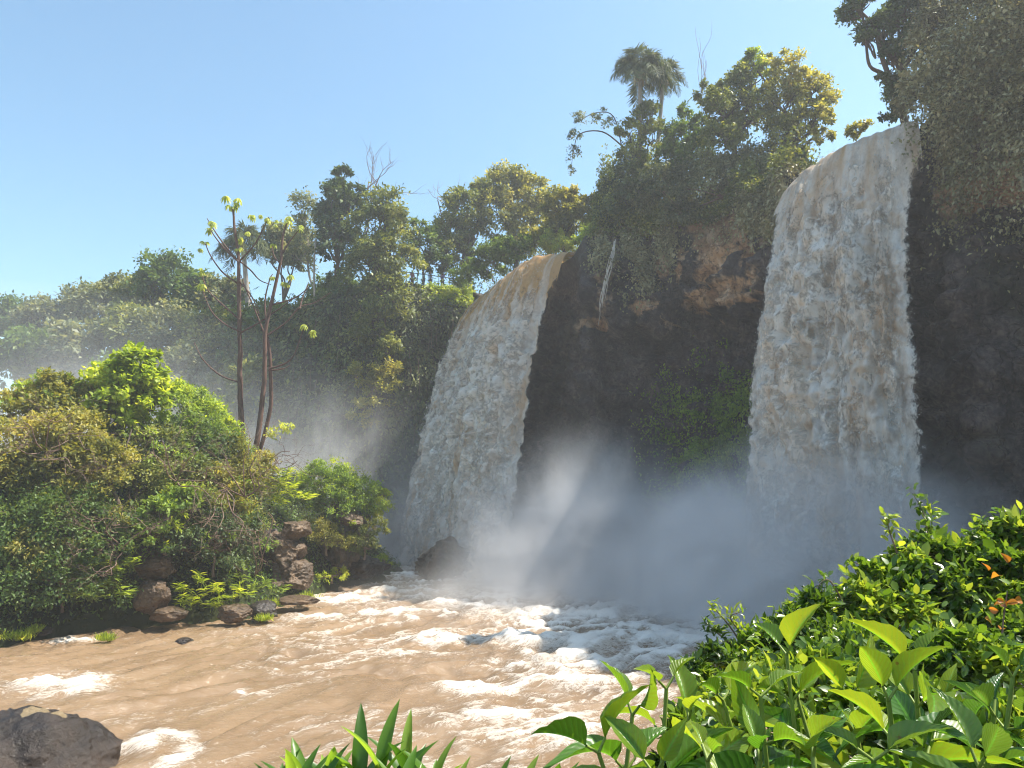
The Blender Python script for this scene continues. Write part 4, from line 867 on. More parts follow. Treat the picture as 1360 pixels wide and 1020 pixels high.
# ------------------------------------------------------------------ the tall slender (cecropia-like) tree
def cecropia():
    rng = np.random.RandomState(55); Yc = 42.
    def p3(lst, dy=0, spread=0):
        n = len(lst); return np.array([at(x, y, Yc + dy + spread * i_ / n) for i_, (x, y) in enumerate(lst)])
    base = at(335, 612, Yc)
    root = thing('slender_tree', 'tall slender tree with three bare reddish trunks and few yellow-green leaf tufts', 'tree', base)
    main = [([(324, 612), (320, 540), (319, 470), (317, 400), (316, 345), (312, 302), (308, 275)], .17, .055, 0, 0),
            ([(337, 612), (345, 562), (352, 500), (352, 445), (361, 400), (372, 350), (376, 312), (383, 292)], .16, .05, -.3, .3),
            ([(340, 612), (355, 566), (360, 520), (358, 475), (354, 447)], .12, .09, .5, -.6)]
    for lst, a, c, dy, sp in main:
        p = spline(p3(lst, dy, sp), 6); p[:, 0] += perlin(np.stack([p[:, 2] * .7, 0 * p[:, 2], 0 * p[:, 2] + a * 50], -1), 5) * .06
        V, F = tubes([(p, np.linspace(a, c, len(p)), 9)]); mesh('trunk', V, F, M['barkred'], root, smooth=True)
    br = [[(317, 348), (298, 325), (284, 305), (275, 290)], [(317, 348), (298, 330), (286, 315), (279, 304)], [(317, 348), (338, 325), (350, 303), (357, 288)], [(318, 378), (296, 362), (280, 340), (272, 322)], [(319, 425), (296, 405), (276, 385), (267, 362)],
          [(319, 440), (298, 430), (280, 412), (268, 382)], [(319, 442), (345, 428), (368, 412), (388, 398)], [(318, 508), (292, 498), (270, 478), (258, 455)], [(352, 446), (340, 415), (325, 380), (320, 365)],
          [(354, 446), (380, 428), (398, 408), (418, 402), (440, 388)], [(354, 436), (352, 400), (358, 372), (362, 364)], [(371, 348), (364, 340), (361, 324)], [(373, 340), (384, 322), (398, 304)],
          [(357, 490), (380, 482), (392, 468), (403, 436)], [(356, 492), (375, 490), (386, 485)], [(398, 410), (402, 395), (410, 375)], [(360, 405), (380, 400), (396, 393), (412, 380)], [(317, 372), (335, 395), (345, 420)], [(316, 345), (332, 358), (345, 372), (360, 378)]]
    pts = []
    for i_, l in enumerate(br):
        dy = rng.uniform(-.4, .4); sp = rng.uniform(-1.4, 1.4); p = spline(p3(l, dy * .3, sp), 5); pts.append((p, np.linspace(.058, .022, len(p)), 6))
        V, F = tubes([pts[-1]]); mesh('branch', V, F, M['barkred'], root, smooth=True)
    tips = [(308, 262, 1.4), (303, 275, 1.), (316, 270, 1.1), (282, 296, 1.), (277, 303, .9), (356, 288, 1.), (334, 287, .9), (346, 285, .7), (383, 290, 1.2), (398, 302, .9), (367, 296, .7), (330, 308, .8), (322, 318, .8), (272, 322, .8), (266, 330, .7),
            (361, 324, .9), (268, 360, .8), (265, 380, 1.), (362, 366, .8), (386, 366, 1.), (378, 374, .9), (403, 434, 1.), (416, 438, .9), (318, 328, .7)]
    for (tx_, ty_, sc) in tips:
        c = at(tx_, ty_, Yc + rng.uniform(-.3, .3)); Cc, Aa, Nn = [], [], []
        for lf in range(rng.randint(2, 4)):
            c2 = c + rng.normal(size=3) * .09 * sc; nl = 9
            for k in range(nl):
                a = k / nl * 6.28 + rng.uniform(-.2, .2); dr_ = rng.uniform(-1.1, -.3); v = np.array([math.cos(a), math.sin(a), dr_]); Cc.append(c2); Aa.append(v); Nn.append([math.cos(a) * .5, math.sin(a) * .5, 1])
        V, F, vf, _ = leaves(np.array(Cc), np.array(Aa), np.array(Nn), .36 * sc, .30, T_LAN[1], rng)
        mesh('leaf_tuft', V, F, M['yellow'], root, attrs={'var': ('FACE', vf)}, smooth=True)
    # leafy side shoot at the base
    bl = [B(372, 572, 9, Yc), B(386, 570, 7, Yc), B(360, 580, 7, Yc)]
    P, O, K = crown_pts(bl, 260, rng, .3); plant_leaves('side_shoot', P, O, .2, .5, 'yellow', root, rng)
    return root
cecropia()

# ------------------------------------------------------------------ island vegetation
GI = 'bushes on the left river bank'
def bush(label, bls, nleaf, ls, mat, seed, clump=.15, name='bush', tmpl=T_DIA, aspect=.5, bark='twig', tr=.07, nb=14, group=GI, jit=.9, droop=.5):
    c = np.mean([b_[0] for b_ in bls], axis=0); zb = float(bank_h(c[0], c[1])); low = min(b_[0][2] - b_[1][2] for b_ in bls)
    return tree(name, label, 'bush', bls, (c[0], c[1] + .2, zb if zb > low - .3 else low + .35), nleaf, ls, mat, tr, bark, seed, group, nb=nb, leafpart='foliage', trunkpart='branches', clump=clump, tmpl=tmpl, aspect=aspect, jit=jit, droop=droop)
bush('tallest yellow-green broadleaf bush on the island bank, left of the slender trunks', [B(180, 485, 26, 36), B(155, 505, 28, 36), B(195, 510, 26, 36), B(170, 540, 38, 36), B(205, 545, 24, 36.3), B(150, 560, 34, 35.5)], 7000, .19, 'lime', 401, tmpl=T_OVAL, aspect=.8)
bush('yellowish bush crown at the left frame edge below the hillside trees', [B(70, 520, 26, 35), B(40, 535, 28, 35), B(100, 535, 24, 35.5), B(15, 545, 24, 34.5), B(70, 555, 32, 34.5)], 6000, .16, 'gold', 402)
bush('vivid green feathery bush behind the yellow-green one, facing the slender trunks', [B(250, 540, 26, 39), B(232, 525, 18, 39), B(275, 560, 26, 39), B(295, 580, 22, 39.5), B(265, 585, 26, 38.5)], 6500, .17, 'fresh', 403, aspect=.25)
bush('wide brownish bush with dry twigs at the left edge of the bank', [B(40, 600, 46, 33), B(95, 590, 44, 33.5), B(130, 620, 38, 33.5), B(70, 640, 46, 33), B(10, 640, 40, 32.5)], 12500, .15, 'gold', 404)
bush('dark shaded leafy bush low at the left frame edge by the water', [B(30, 710, 52, 31.5), B(90, 700, 50, 32), B(20, 770, 50, 31), B(80, 770, 48, 31.5), B(140, 720, 40, 32.5), B(130, 780, 34, 32.2)], 15000, .125, 'mid', 405, tmpl=T_OVAL)
bush('tangled green and brown bush in the middle of the bank around a leaning trunk', [B(200, 610, 42, 36), B(235, 640, 42, 36), B(180, 650, 40, 35), B(250, 680, 36, 35.5), B(200, 700, 34, 34.5), B(170, 600, 34, 36)], 11000, .14, 'olive', 406)
bush('brownish thicket below the slender trunks', [B(300, 620, 36, 38.5), B(280, 655, 36, 37.5), B(325, 640, 32, 39), B(310, 690, 30, 37.5), B(345, 620, 18, 40)], 7500, .14, 'gold', 407)
bush('green leafy bush half hidden behind the brown thicket', [B(230, 590, 34, 38), B(265, 612, 34, 38), B(300, 600, 22, 39)], 5000, .15, 'mid', 408, tmpl=T_OVAL)
bush('dark green bush in shade under the thicket between the bank rocks', [B(240, 730, 34, 34.5), B(290, 730, 34, 35.5), B(330, 715, 28, 37), B(270, 700, 30, 36)], 6500, .14, 'dark', 409)
bush('small fresh green bush in front of the leaning trunk', [B(215, 690, 24, 33.6), B(200, 715, 20, 33.3), B(240, 665, 20, 34)], 2600, .16, 'fresh', 410, tmpl=T_OVAL)
def reeds(label, base_list, nleaf, L, mat, seed, name='ginger_plant', cat='plant', group=None, stem_h=1.2, asp=.12, lean=(0, -1), upr=.55, spread=.5):
    rng = np.random.RandomState(seed); c0 = np.mean(base_list, axis=0); root = thing(name, label, cat, c0, group); paths = []; Cc, Aa, Nn, Sz = [], [], [], []
    for bpt in base_list:
        for st_ in range(5):
            d = np.array([lean[0] + rng.normal() * spread, lean[1] + rng.normal() * spread, upr + 1 + rng.normal() * .25]); d = nrm(d); H_ = stem_h * rng.uniform(.7, 1.2)
            f = np.linspace(0, 1, 8)[:, None]; p = np.asarray(bpt) + rng.normal(size=3) * [.15, .15, .03] + d * H_ * f + np.array([lean[0] * .4, lean[1] * .4, -.35]) * H_ * f ** 2.2
            paths.append((p, np.linspace(.014, .006, 8), 4)); tg = nrm(np.gradient(p, axis=0)); sd_ = nrm(np.cross(tg, [0, 0, 1.]) + rng.normal(size=3) * .1)
            for k in range(nleaf):
                ff = .25 + .75 * k / nleaf; q0 = np.array([np.interp(ff * 7, np.arange(8), p[:, a]) for a in range(3)]); j = min(7, int(ff * 7)); sg_ = 1 if k % 2 else -1
                a = nrm(sd_[j] * sg_ * .95 + tg[j] * .7 + rng.normal(size=3) * .22 + [0, 0, -.1]); Cc.append(q0); Aa.append(a); Nn.append(nrm(tg[j] * -.2 + [0, 0, 1] + rng.normal(size=3) * .25)); Sz.append(L * rng.uniform(.7, 1.2))
    V, F = tubes(paths); mesh('stems', V, F, M['stem'], root, smooth=True)
    tm = T_LAN[0]; V, F, vf, uv = leaves(np.array(Cc), np.array(Aa), np.array(Nn), np.array(Sz) * .85, asp, (tm[0], tm[1]), rng)
    mesh('foliage', V, F, M[mat], root, attrs={'var': ('FACE', vf)}, smooth=True); return root
GG = 'long-leaved plants at the water edge of the left bank'
def bb(px, py, Y, z=None):
    c = at(px, py, Y); return c
reeds('long-leaved green plant drooping over the water left of the upright brown rock', [bb(x, y, 31.6 + .05 * (x - 100) * .3) for x, y in ((105, 770), (130, 760), (155, 775), (120, 800), (165, 800), (140, 785), (170, 760), (98, 795))], 11, .5, 'fresh', 501, group=GG, lean=(.15, -.5), stem_h=1.1)
reeds('bright fresh green plant on the bank right of the upright brown rock', [bb(x, y, 34.2) for x, y in ((245, 790), (262, 800), (280, 790), (300, 800), (255, 810), (290, 812), (318, 795), (270, 780))], 11, .42, 'lime', 502, group=GG, lean=(.1, -.5), stem_h=.9)
reeds('yellow-green long-leaved plant spilling over the top of the tall bank rock', [bb(x, y, 39.6) for x, y in ((355, 650), (370, 660), (385, 655), (340, 660), (360, 675), (395, 668), (378, 640))], 11, .5, 'lime', 503, group=GG, lean=(.2, -.5), stem_h=1.1)
reeds('darker long-leaved plant behind the yellow-green one above the thicket', [bb(x, y, 40.2) for x, y in ((315, 650), (330, 640), (300, 655), (340, 630), (320, 670))], 11, .45, 'fresh', 504, group=GG, lean=(.1, -.4), stem_h=1.)
reeds('narrow-leaved plant in the shade right of the bright fresh plant', [bb(x, y, 36.) for x, y in ((335, 790), (350, 780), (322, 775), (365, 790))], 10, .36, 'fresh', 505, group=GG, lean=(.1, -.4), stem_h=.8)
# ground cover on the bank
rg = np.random.RandomState(88); n_ = 60000; qx = rg.uniform(-30, -6, n_); qy = rg.uniform(29, 54, n_); qh = bank_h(qx, qy); ok = (qh > .35); qx, qy, qh = qx[ok], qy[ok], qh[ok]; n_ = len(qx)
P = np.stack([qx, qy, qh + rg.random(n_) ** 2 * .55], -1); V, F, vf, _ = leaves(P, nrm(rdir(rg, n_) + [0.2, -.5, .3]), nrm(rdir(rg, n_) * .7 + [0, -.3, 1]), .2 * rg.uniform(.5, 1.3, n_), .5, T_DIA, rg, clump_var(P, rg, .8, 5))
tag(mesh('bank_groundcover', V, F, M['mid'], attrs={'var': ('FACE', vf)}), 'low leafy ground cover over the soil of the left bank', 'ground cover', kind='stuff')
# leaning trunk and twig tangles
rg = np.random.RandomState(31); pt = [(spline([at(170, 712, 33.5), at(160, 675, 33.5), at(148, 645, 33.6), at(142, 615, 34), at(138, 585, 34.4)], 5), np.linspace(.12, .06, 21), 8),
      (spline([at(150, 650, 33.6), at(130, 620, 33.6), at(105, 600, 33.6)], 5), np.linspace(.07, .03, 11), 6), (spline([at(146, 635, 33.6), at(165, 600, 34), at(175, 570, 34.4)], 5), np.linspace(.06, .03, 11), 6)]
V, F = tubes(pt); tag(mesh('leaning_tree', V, F, M['bark'], smooth=True), 'forked leaning brown tree trunk in the middle of the left bank', 'tree')
GT = 'dry twig tangles on the left bank'
for q_, (lb, bs, tps) in enumerate((('dry brown twig tangle below the slender trunks', (325, 660, 37), [(300, 610), (345, 600), (360, 620), (285, 640), (330, 596)]),
        ('dry twig tangle hanging over the dark recess between the bank rocks', (300, 650, 36.3), [(285, 710), (300, 725), (270, 700), (318, 712), (260, 672)]),
        ('sparse bare twigs poking out above the left edge bush', (60, 600, 32), [(30, 560), (80, 550), (110, 575), (95, 620), (20, 590)]),
        ('bare brown branches low beside the leaning trunk', (165, 730, 32.6), [(120, 690), (105, 730), (140, 760), (200, 700), (95, 700), (150, 690)]),
        ('light brown dead branches in the centre of the bank', (235, 640, 34.5), [(200, 600), (260, 600), (275, 620), (215, 585), (280, 660)]),
        ('bare pinkish twigs beside the round mossy rock top', (350, 612, 40.5), [(385, 600), (375, 612), (395, 612)]),
        ('long thin dead stems leaning on the tall bank rock', (338, 765, 37), [(350, 700), (335, 715), (356, 680)]))):
    bare_tree(lb, at(*bs), [at(x, y, bs[2] - 2.2 + 1.0 * rg.rand()) for x, y in tps], 60 + q_, .034, 'twig', 'twig_tangle', 'twigs', splay=.6, gens=4, fan=4)['group'] = GT

# island rocks
GR = 'rocks along the left bank'
rock('tall cracked brown rock at the right end of the bushy bank', at(378, 732, 40.3), (1.5, 1.3, 1.35), 1, 'rock', .3, 18, 1.1, GR, hi=True)
rock('jutting ledge of brown rock topping the tall cracked rock', at(394, 703, 40.3), (.95, .9, .62), 21, 'rock', .6, 14, 1.1, GR)
rock('broad brown boulder under the tall cracked rock at the waterline', at(388, 766, 39.9), (1.35, 1.2, .9), 2, 'rock', .8, 10, 1., GR, hi=True)
rock('dark rock face in shade left of the tall cracked rock', at(350, 745, 40.6), (1.3, 1.2, 1.7), 3, 'rockwet', .1, 9, 1., GR)
rock('overhanging brown boulder with plants on its crown', at(205, 745, 34.4), (1.15, 1.0, .8), 4, 'rock', .4, 10, 1., GR, hi=True)
rock('upright squarish brown rock standing at the waterline', at(206, 795, 33.3), (.85, .75, .85), 5, 'rock', .15, 12, .8, GR, hi=True)
rock('low brown slab beside the upright squarish rock', at(222, 815, 33.2), (.9, .6, .35), 6, 'rock', .1, 8, 1., GR)
rock('flat pinkish grey rock jutting into the river', at(312, 815, 33.8), (.95, .7, .42), 7, 'rock', .5, 9, 1., GR, hi=True)
rock('dark triangular rock beside the flat pinkish rock', at(350, 812, 35), (.8, .7, .5), 8, 'rockwet', .9, 9, 1., GR)
rock('low wet rock with water sliding over it below the tall cracked rock', at(398, 798, 37.8), (1., .7, .3), 9, 'rock', .2, 9, .8, GR)
rock('small wet stone where the stream meets the left frame edge', at(55, 838, 31.), (.5, .4, .22), 10, 'rockwet', .2, 9, 1., GR)
# mossy rock islet
rock('large mossy outcrop capped by round green shrubs', at(455, 715, 46), (2.2, 2., 2.4), 11, 'rockmoss', .2, 10, 1.2, GR, hi=True)
rock('brown rock slab jutting from the mossy outcrop between its shrubs', at(468, 690, 44.6), (1.1, .9, .45), 12, 'rock', .3, 9, 1., GR)
rock('low dark rocks at the river end of the mossy outcrop', at(490, 752, 47), (1.5, 1.2, .8), 13, 'rockwet', .2, 9, 1.2, GR)
GM = 'shrubs on the mossy outcrop'
bush('round dense green shrub capping the mossy outcrop', [B(432, 650, 34, 45.5), B(458, 655, 34, 45.5), B(412, 655, 22, 45.5), B(480, 668, 28, 46), B(445, 675, 30, 44.8)], 11000, .12, 'fresh', 420, clump=.1, group=GM)
bush('lighter grassy shrub at the right tip of the mossy outcrop', [B(500, 668, 17, 46.5), B(508, 660, 9, 46.5), B(490, 680, 13, 46)], 2600, .13, 'lime', 421, clump=.12, group=GM, aspect=.3)
bush('olive shrub on the lower left ledge of the mossy outcrop', [B(415, 705, 18, 43.6), B(435, 715, 16, 43.8), B(450, 722, 14, 44)], 2600, .13, 'gold', 422, clump=.12, group=GM, aspect=.3)
bush('grassy clump hanging from the middle right of the mossy outcrop', [B(480, 715, 18, 44.6), B(500, 700, 13, 45), B(465, 725, 14, 44.4), B(490, 730, 12, 44.8)], 3000, .13, 'olive', 423, clump=.12, group=GM, aspect=.3)
bush('small bright tuft at the waterline right of the mossy outcrop', [B(512, 745, 10, 49.5), B(502, 750, 8, 49)], 700, .13, 'lime', 424, clump=.15, group=GM, aspect=.3)
bush('little green tuft at the foot of the mossy outcrop', [B(450, 762, 10, 43.8), B(430, 768, 7, 43)], 600, .12, 'lime', 425, clump=.15, group=GM, aspect=.3)
GGr = 'grass tufts on the bank stones'
for q_, (lb, bls) in enumerate((('grass tuft on the wet stone below the tall cracked rock', [(408, 788, 11, 38.6), (395, 795, 8, 38)]), ('grass tuft between the dark rock and the bright fresh plant', [(362, 796, 13, 37.5)]),
        ('grass tuft growing on the dark triangular rock', [(352, 818, 9, 34.2)]), ('yellow-green grass clump at the left frame edge by the water', [(10, 838, 14, 30), (30, 842, 10, 30), (45, 835, 8, 30.5)]), ('tiny bright grass tuft standing alone in the brown water', [(136, 848, 6, 30.5), (146, 850, 4, 30.5)]))):
    rngq = np.random.RandomState(600 + q_); pts_ = []
    for (x, y, r, Yd) in bls:
        c = at(x, y, Yd); rr = r / 1000 * Yd; k = int(240 * (r / 10)); pts_.append(c + rngq.normal(size=(k, 3)) * [rr * .5, rr * .5, rr * .12] - [0, 0, rr * .6])
    P = np.concatenate(pts_); P[:, 2] = np.maximum(P[:, 2], .02)
    a = nrm(rngq.normal(size=(len(P), 3)) * [.55, .55, .15] + [0, 0, .9]); V, F, vf, _ = leaves(P, a, rdir(rngq, len(P)), .38 * rngq.uniform(.5, 1.1, len(P)), .1, T_DIA, rngq)
    tag(mesh('grass_tuft', V, F, M['lime'], attrs={'var': ('FACE', vf)}), lb, 'grass', GGr)
# river rocks
rock('large rounded dark wet rock with two pale patches at the bottom left corner', (-10.65, 17.3, -.45), (2.05, 1.8, 1.6), 31, 'rockbig', .3, 0, .75, None, hi=True)
rock('smaller dark wet rock at the left frame edge above the large rounded rock', (-13.0, 19.6, 0), (1.2, .9, .42), 16, 'rockwet', .3, 7, .8)
rock('little black rock breaking the surface in mid-river', atz(245, 852, .02), (.35, .25, .16), 17, 'rockwet', .3, 7, 1.)
rock('brown boulder row in the mist at the foot of the left waterfall', at(596, 746, 51.5), (2.5, 1.6, 1.9), 18, 'rock', -.15, 9, 1., None, hi=True)
rock('lower rounded boulder beside the big one at the foot of the left waterfall', at(634, 754, 51), (1.4, 1.1, 1.1), 19, 'rock', .2, 9, 1.)

# ------------------------------------------------------------------ walkway with visitors
def person(label, pos, shirt, trousers, hair, seed, yaw=0., arm=.3):
    rng = np.random.RandomState(seed); root = thing('person', label, 'person', pos, 'visitors on the clifftop walkway'); root.rotation_euler = (0, 0, yaw)
    def skin(name, verts, edges, rad, mat):
        me = bpy.data.meshes.new(name); me.from_pydata(verts, edges, []); me.materials.append(mat); o = bpy.data.objects.new(name, me); COL.objects.link(o); o.parent = root
        md = o.modifiers.new('skin', 'SKIN'); md.use_smooth_shade = True
        for i_, r_ in enumerate(rad): me.skin_vertices[0].data[i_].radius = (r_, r_ * (.8 if i_ in (0, 1, 2) else 1)); 
        me.skin_vertices[0].data[0].use_root = True; s_ = o.modifiers.new('sub', 'SUBSURF'); s_.levels = s_.render_levels = 1; return o
    a = arm
    V = [(0, 0, .95), (0, 0, 1.2), (0, 0, 1.42), (0, 0, 1.52), (0, .01, 1.62), (0, .01, 1.72), (.19, 0, 1.40), (.26, .05 * a, 1.14), (.24, .3 * a, .95), (-.19, 0, 1.40), (-.26, .05 * a, 1.14), (-.24, .3 * a, .95),
         (.1, 0, .88), (.11, .02, .5), (.11, 0, .08), (.11, .14, .04), (-.1, 0, .88), (-.11, .02, .5), (-.11, 0, .08), (-.11, .14, .04)]
    E = [(0, 1), (1, 2), (2, 3), (3, 4), (4, 5), (2, 6), (6, 7), (7, 8), (2, 9), (9, 10), (10, 11), (0, 12), (12, 13), (13, 14), (14, 15), (0, 16), (16, 17), (17, 18), (18, 19)]
    skin('body', V, E, [.14, .13, .15, .055, .095, .08, .05, .042, .03, .05, .042, .03, .085, .06, .04, .035, .085, .06, .04, .035], plain('skin_tone', (.42, .25, .17)))
    skin('shirt', [(0, 0, .93), (0, 0, 1.2), (0, 0, 1.42), (.19, 0, 1.41), (.25, .03 * a, 1.2), (-.19, 0, 1.41), (-.25, .03 * a, 1.2)], [(0, 1), (1, 2), (2, 3), (3, 4), (2, 5), (5, 6)], [.165, .155, .172, .07, .062, .07, .062], plain('cloth', shirt))
    skin('trousers', [(0, 0, .95), (.1, 0, .86), (.11, .02, .5), (.11, 0, .12), (-.1, 0, .86), (-.11, .02, .5), (-.11, 0, .12)], [(0, 1), (1, 2), (2, 3), (0, 4), (4, 5), (5, 6)], [.155, .1, .075, .06, .1, .075, .06], plain('cloth', trousers))
    skin('hair', [(0, -.03, 1.70), (0, -.06, 1.62)], [(0, 1)], [.1, .08], plain('hair_tone', hair)); return root
def edge_pt(px, back=.7):
    k_ = np.where(S_ > cum[15])[0]; j_ = k_[np.argmin(np.abs(pxE[k_] - px))]; g = G[nv - 1, j_]; return np.array([g[0] - nx[j_] * back, g[1] - ny[j_] * back, g[2] + .12])
ppl = [('person in a red shirt on the ridge seen between the slender trunks', (375, 410, 63.2), (.6, .06, .04), (.05, .06, .1), (.03, .02, .015)),
       ('person in grey clothes beside the red-shirted one on the ridge', (366, 412, 63.4), (.25, .25, .28), (.04, .04, .05), (.03, .02, .015)),
       ('person in a pink top, leftmost of the walkway group', (552, 385, 65.2), (.55, .2, .25), (.06, .07, .12), (.05, .03, .02)),
       ('person in a white shirt in the middle of the walkway group', (570, 383, 65.4), (.7, .7, .72), (.05, .05, .08), (.03, .02, .015)),
       ('person in a light blue shirt near the middle of the walkway group', (577, 383, 65.1), (.25, .38, .65), (.1, .08, .06), (.03, .02, .015)),
       ('person in a violet top, rightmost of the walkway group', (593, 382, 65.3), (.28, .2, .5), (.04, .04, .06), (.06, .04, .02))]
for q_, (lb, (x, y, Yd), a, c, h_) in enumerate(ppl):
    pt_ = edge_pt(x, .5 if q_ < 2 else 1.1) + ([0, 0, 0] if q_ < 2 else [0, 0, .35]); person(lb, tuple(pt_), a, c, h_, q_, yaw=math.pi + q_ * .5, arm=.4 + .3 * (q_ % 3))
a0, a1 = at(536, 392, 64.7), at(616, 390, 64.7); e0, e1 = edge_pt(540, .5), edge_pt(610, .5); a0 = e0.copy(); a1 = e1.copy(); a0[2] = a1[2] = max(e0[2], e1[2]) + .95
root = thing('walkway', 'dark walkway deck and handrail where visitors stand on the clifftop', 'walkway', a0)
def boxm(name, c, h, mat, par):
    V = np.array([(x, y, z) for x in (-1, 1) for y in (-1, 1) for z in (-1, 1)]) * h + c
    return mesh(name, V, np.array([[0, 1, 3, 2], [4, 6, 7, 5], [0, 4, 5, 1], [2, 3, 7, 6], [0, 2, 6, 4], [1, 5, 7, 3]]), mat, par)
M['steel'] = plain('painted_steel', (.09, .09, .09), .4)
dirw = nrm(a1 - a0); nrw = np.array([-dirw[1], dirw[0], 0]); nrw = nrw if nrw[1] > 0 else -nrw; Lw = np.linalg.norm(a1 - a0); root.location = a0
def bar(name, p0, p1, w_, h_):
    p0 = np.asarray(p0, float); p1 = np.asarray(p1, float); d = nrm(p1 - p0); sd_ = nrw if abs(d[2]) < .9 else dirw; up = np.cross(d, sd_)
    V = np.array([p + sd_ * a * w_ + up * c * h_ for p in (p0, p1) for a in (-1, 1) for c in (-1, 1)])
    return mesh(name, V, np.array([[0, 1, 3, 2], [4, 6, 7, 5], [0, 4, 5, 1], [2, 3, 7, 6], [0, 2, 6, 4], [1, 5, 7, 3]]), M['steel'], root)
bar('deck', a0 + nrw * .6 - [0, 0, .72], a1 + nrw * .6 - [0, 0, .72], .62, .05)
bar('handrail', a0 + [0, 0, .28], a1 + [0, 0, .28], .03, .03); bar('lower_rail', a0 - [0, 0, .2], a1 - [0, 0, .2], .015, .015)
for f in np.linspace(0.01, .99, 6): bar('post', a0 + (a1 - a0) * f - [0, 0, 1.2], a0 + (a1 - a0) * f + [0, 0, .245], .025, .025)

# ------------------------------------------------------------------ foreground plants
rngF = np.random.RandomState(8)
def broad_shrub(label, tips, seed, ls=.2, mat='big', asp=.46, group='broad-leaved shrubs in the foreground'):
    rng = np.random.RandomState(seed); T = [at(*t_) for t_ in tips]; c = np.mean(T, axis=0)
    base = np.array([c[0] + .1, c[1] + .1, 0]); base[2] = float(near_h(base[0], base[1]))
    root = thing('broadleaf_shrub', label, 'shrub', base, group); paths = []
    parts = [[], [], []]
    for tp in T:
        b0 = base + rng.normal(size=3) * [.12, .12, 0]; midp = (b0 + tp) / 2 + rng.normal(size=3) * .08
        p = spline([b0, midp, tp], 8); paths.append((p, np.linspace(.011, .005, len(p)), 6))
        L = np.linalg.norm(tp - b0); az = rng.uniform(0, 6.28)
        for nd in range(9):
            ff = 1 - nd * .085 / max(L, .3) * 1.3
            if ff < .1: break
            q0 = np.array([np.interp(ff * (len(p) - 1), np.arange(len(p)), p[:, k]) for k in range(3)]); az += 1.57 + rng.uniform(-.3, .3)
            for hlf in (0, 1):
                a_ = az + hlf * math.pi + rng.uniform(-.25, .25); el = .85 - nd * .15 + rng.uniform(-.3, .25) if nd < 8 else 0
                d = np.array([math.cos(a_) * math.cos(el), math.sin(a_) * math.cos(el), math.sin(el)]); sz = ls * (.5 + .13 * min(nd, 4)) * rng.uniform(.6, 1.3)
                pe = q0 + d * .035; paths.append((np.array([q0, pe]), [.0035, .003], 5))
                parts[0 if nd < 1 else rng.randint(0, 3)].append((pe, d, nrm(np.array([0, 0, 1.]) + rng.normal(size=3) * .5), sz, np.clip(.85 - nd * .14 + rng.normal() * .2, 0, 1)))
    paths = paths if len(paths) < 900 else paths[:900]
    V, F = tubes(paths); mesh('stems', V, F, M['stem'], root, smooth=True)
    VV_, FF_, vv_, uu_ = [], [], [], []; o = 0
    for k, lst in enumerate(parts):
        if not lst: continue
        V, F, vf, uv = leaves(np.array([l[0] for l in lst]), np.array([l[1] for l in lst]), np.array([l[2] for l in lst]), np.array([l[3] for l in lst]), asp * rng.uniform(.85, 1.15, len(lst)), T_BIG[k], rng, np.array([l[4] for l in lst]))
        VV_.append(V); FF_.append(F + o); vv_.append(vf); uu_.append(uv); o += len(V)
    mesh('leaves', np.concatenate(VV_), np.concatenate(FF_), M[mat], root, attrs={'var': ('FACE', np.concatenate(vv_)), 'luv': ('POINT', np.concatenate(uu_))}, smooth=True)
    return root
broad_shrub('broad-leaved shrub furthest left of its kind, leaf tips against the brown water', [(885, 915, 1.9), (840, 950, 1.8), (795, 1000, 1.7), (915, 955, 2.0)], 701, .24)
broad_shrub('broad-leaved shrub with one upright leaf pair in front of the blue mist', [(1045, 870, 2.1), (1010, 925, 1.9), (960, 930, 2.1), (1060, 930, 2.2)], 702, .24)
broad_shrub('glossy broad-leaved shrub in the middle of the right foreground', [(1215, 890, 1.9), (1180, 930, 1.7), (1130, 930, 2.0), (1250, 940, 2.1)], 703, .25)
broad_shrub('broad-leaved shrub at the right frame edge', [(1345, 900, 1.9), (1320, 950, 1.7), (1290, 965, 2.1), (1370, 960, 1.8)], 704, .23, 'big2', .4)
broad_shrub('low broad-leaved shrub along the bottom frame edge right of centre', [(940, 1010, 1.5), (1010, 1010, 1.6), (1080, 1005, 1.5), (870, 1030, 1.6)], 705, .23)
broad_shrub('shaded broad-leaved shrub in the bottom right corner', [(1160, 1010, 1.5), (1230, 1010, 1.6), (1300, 1020, 1.5)], 706, .22, 'big2', .42)
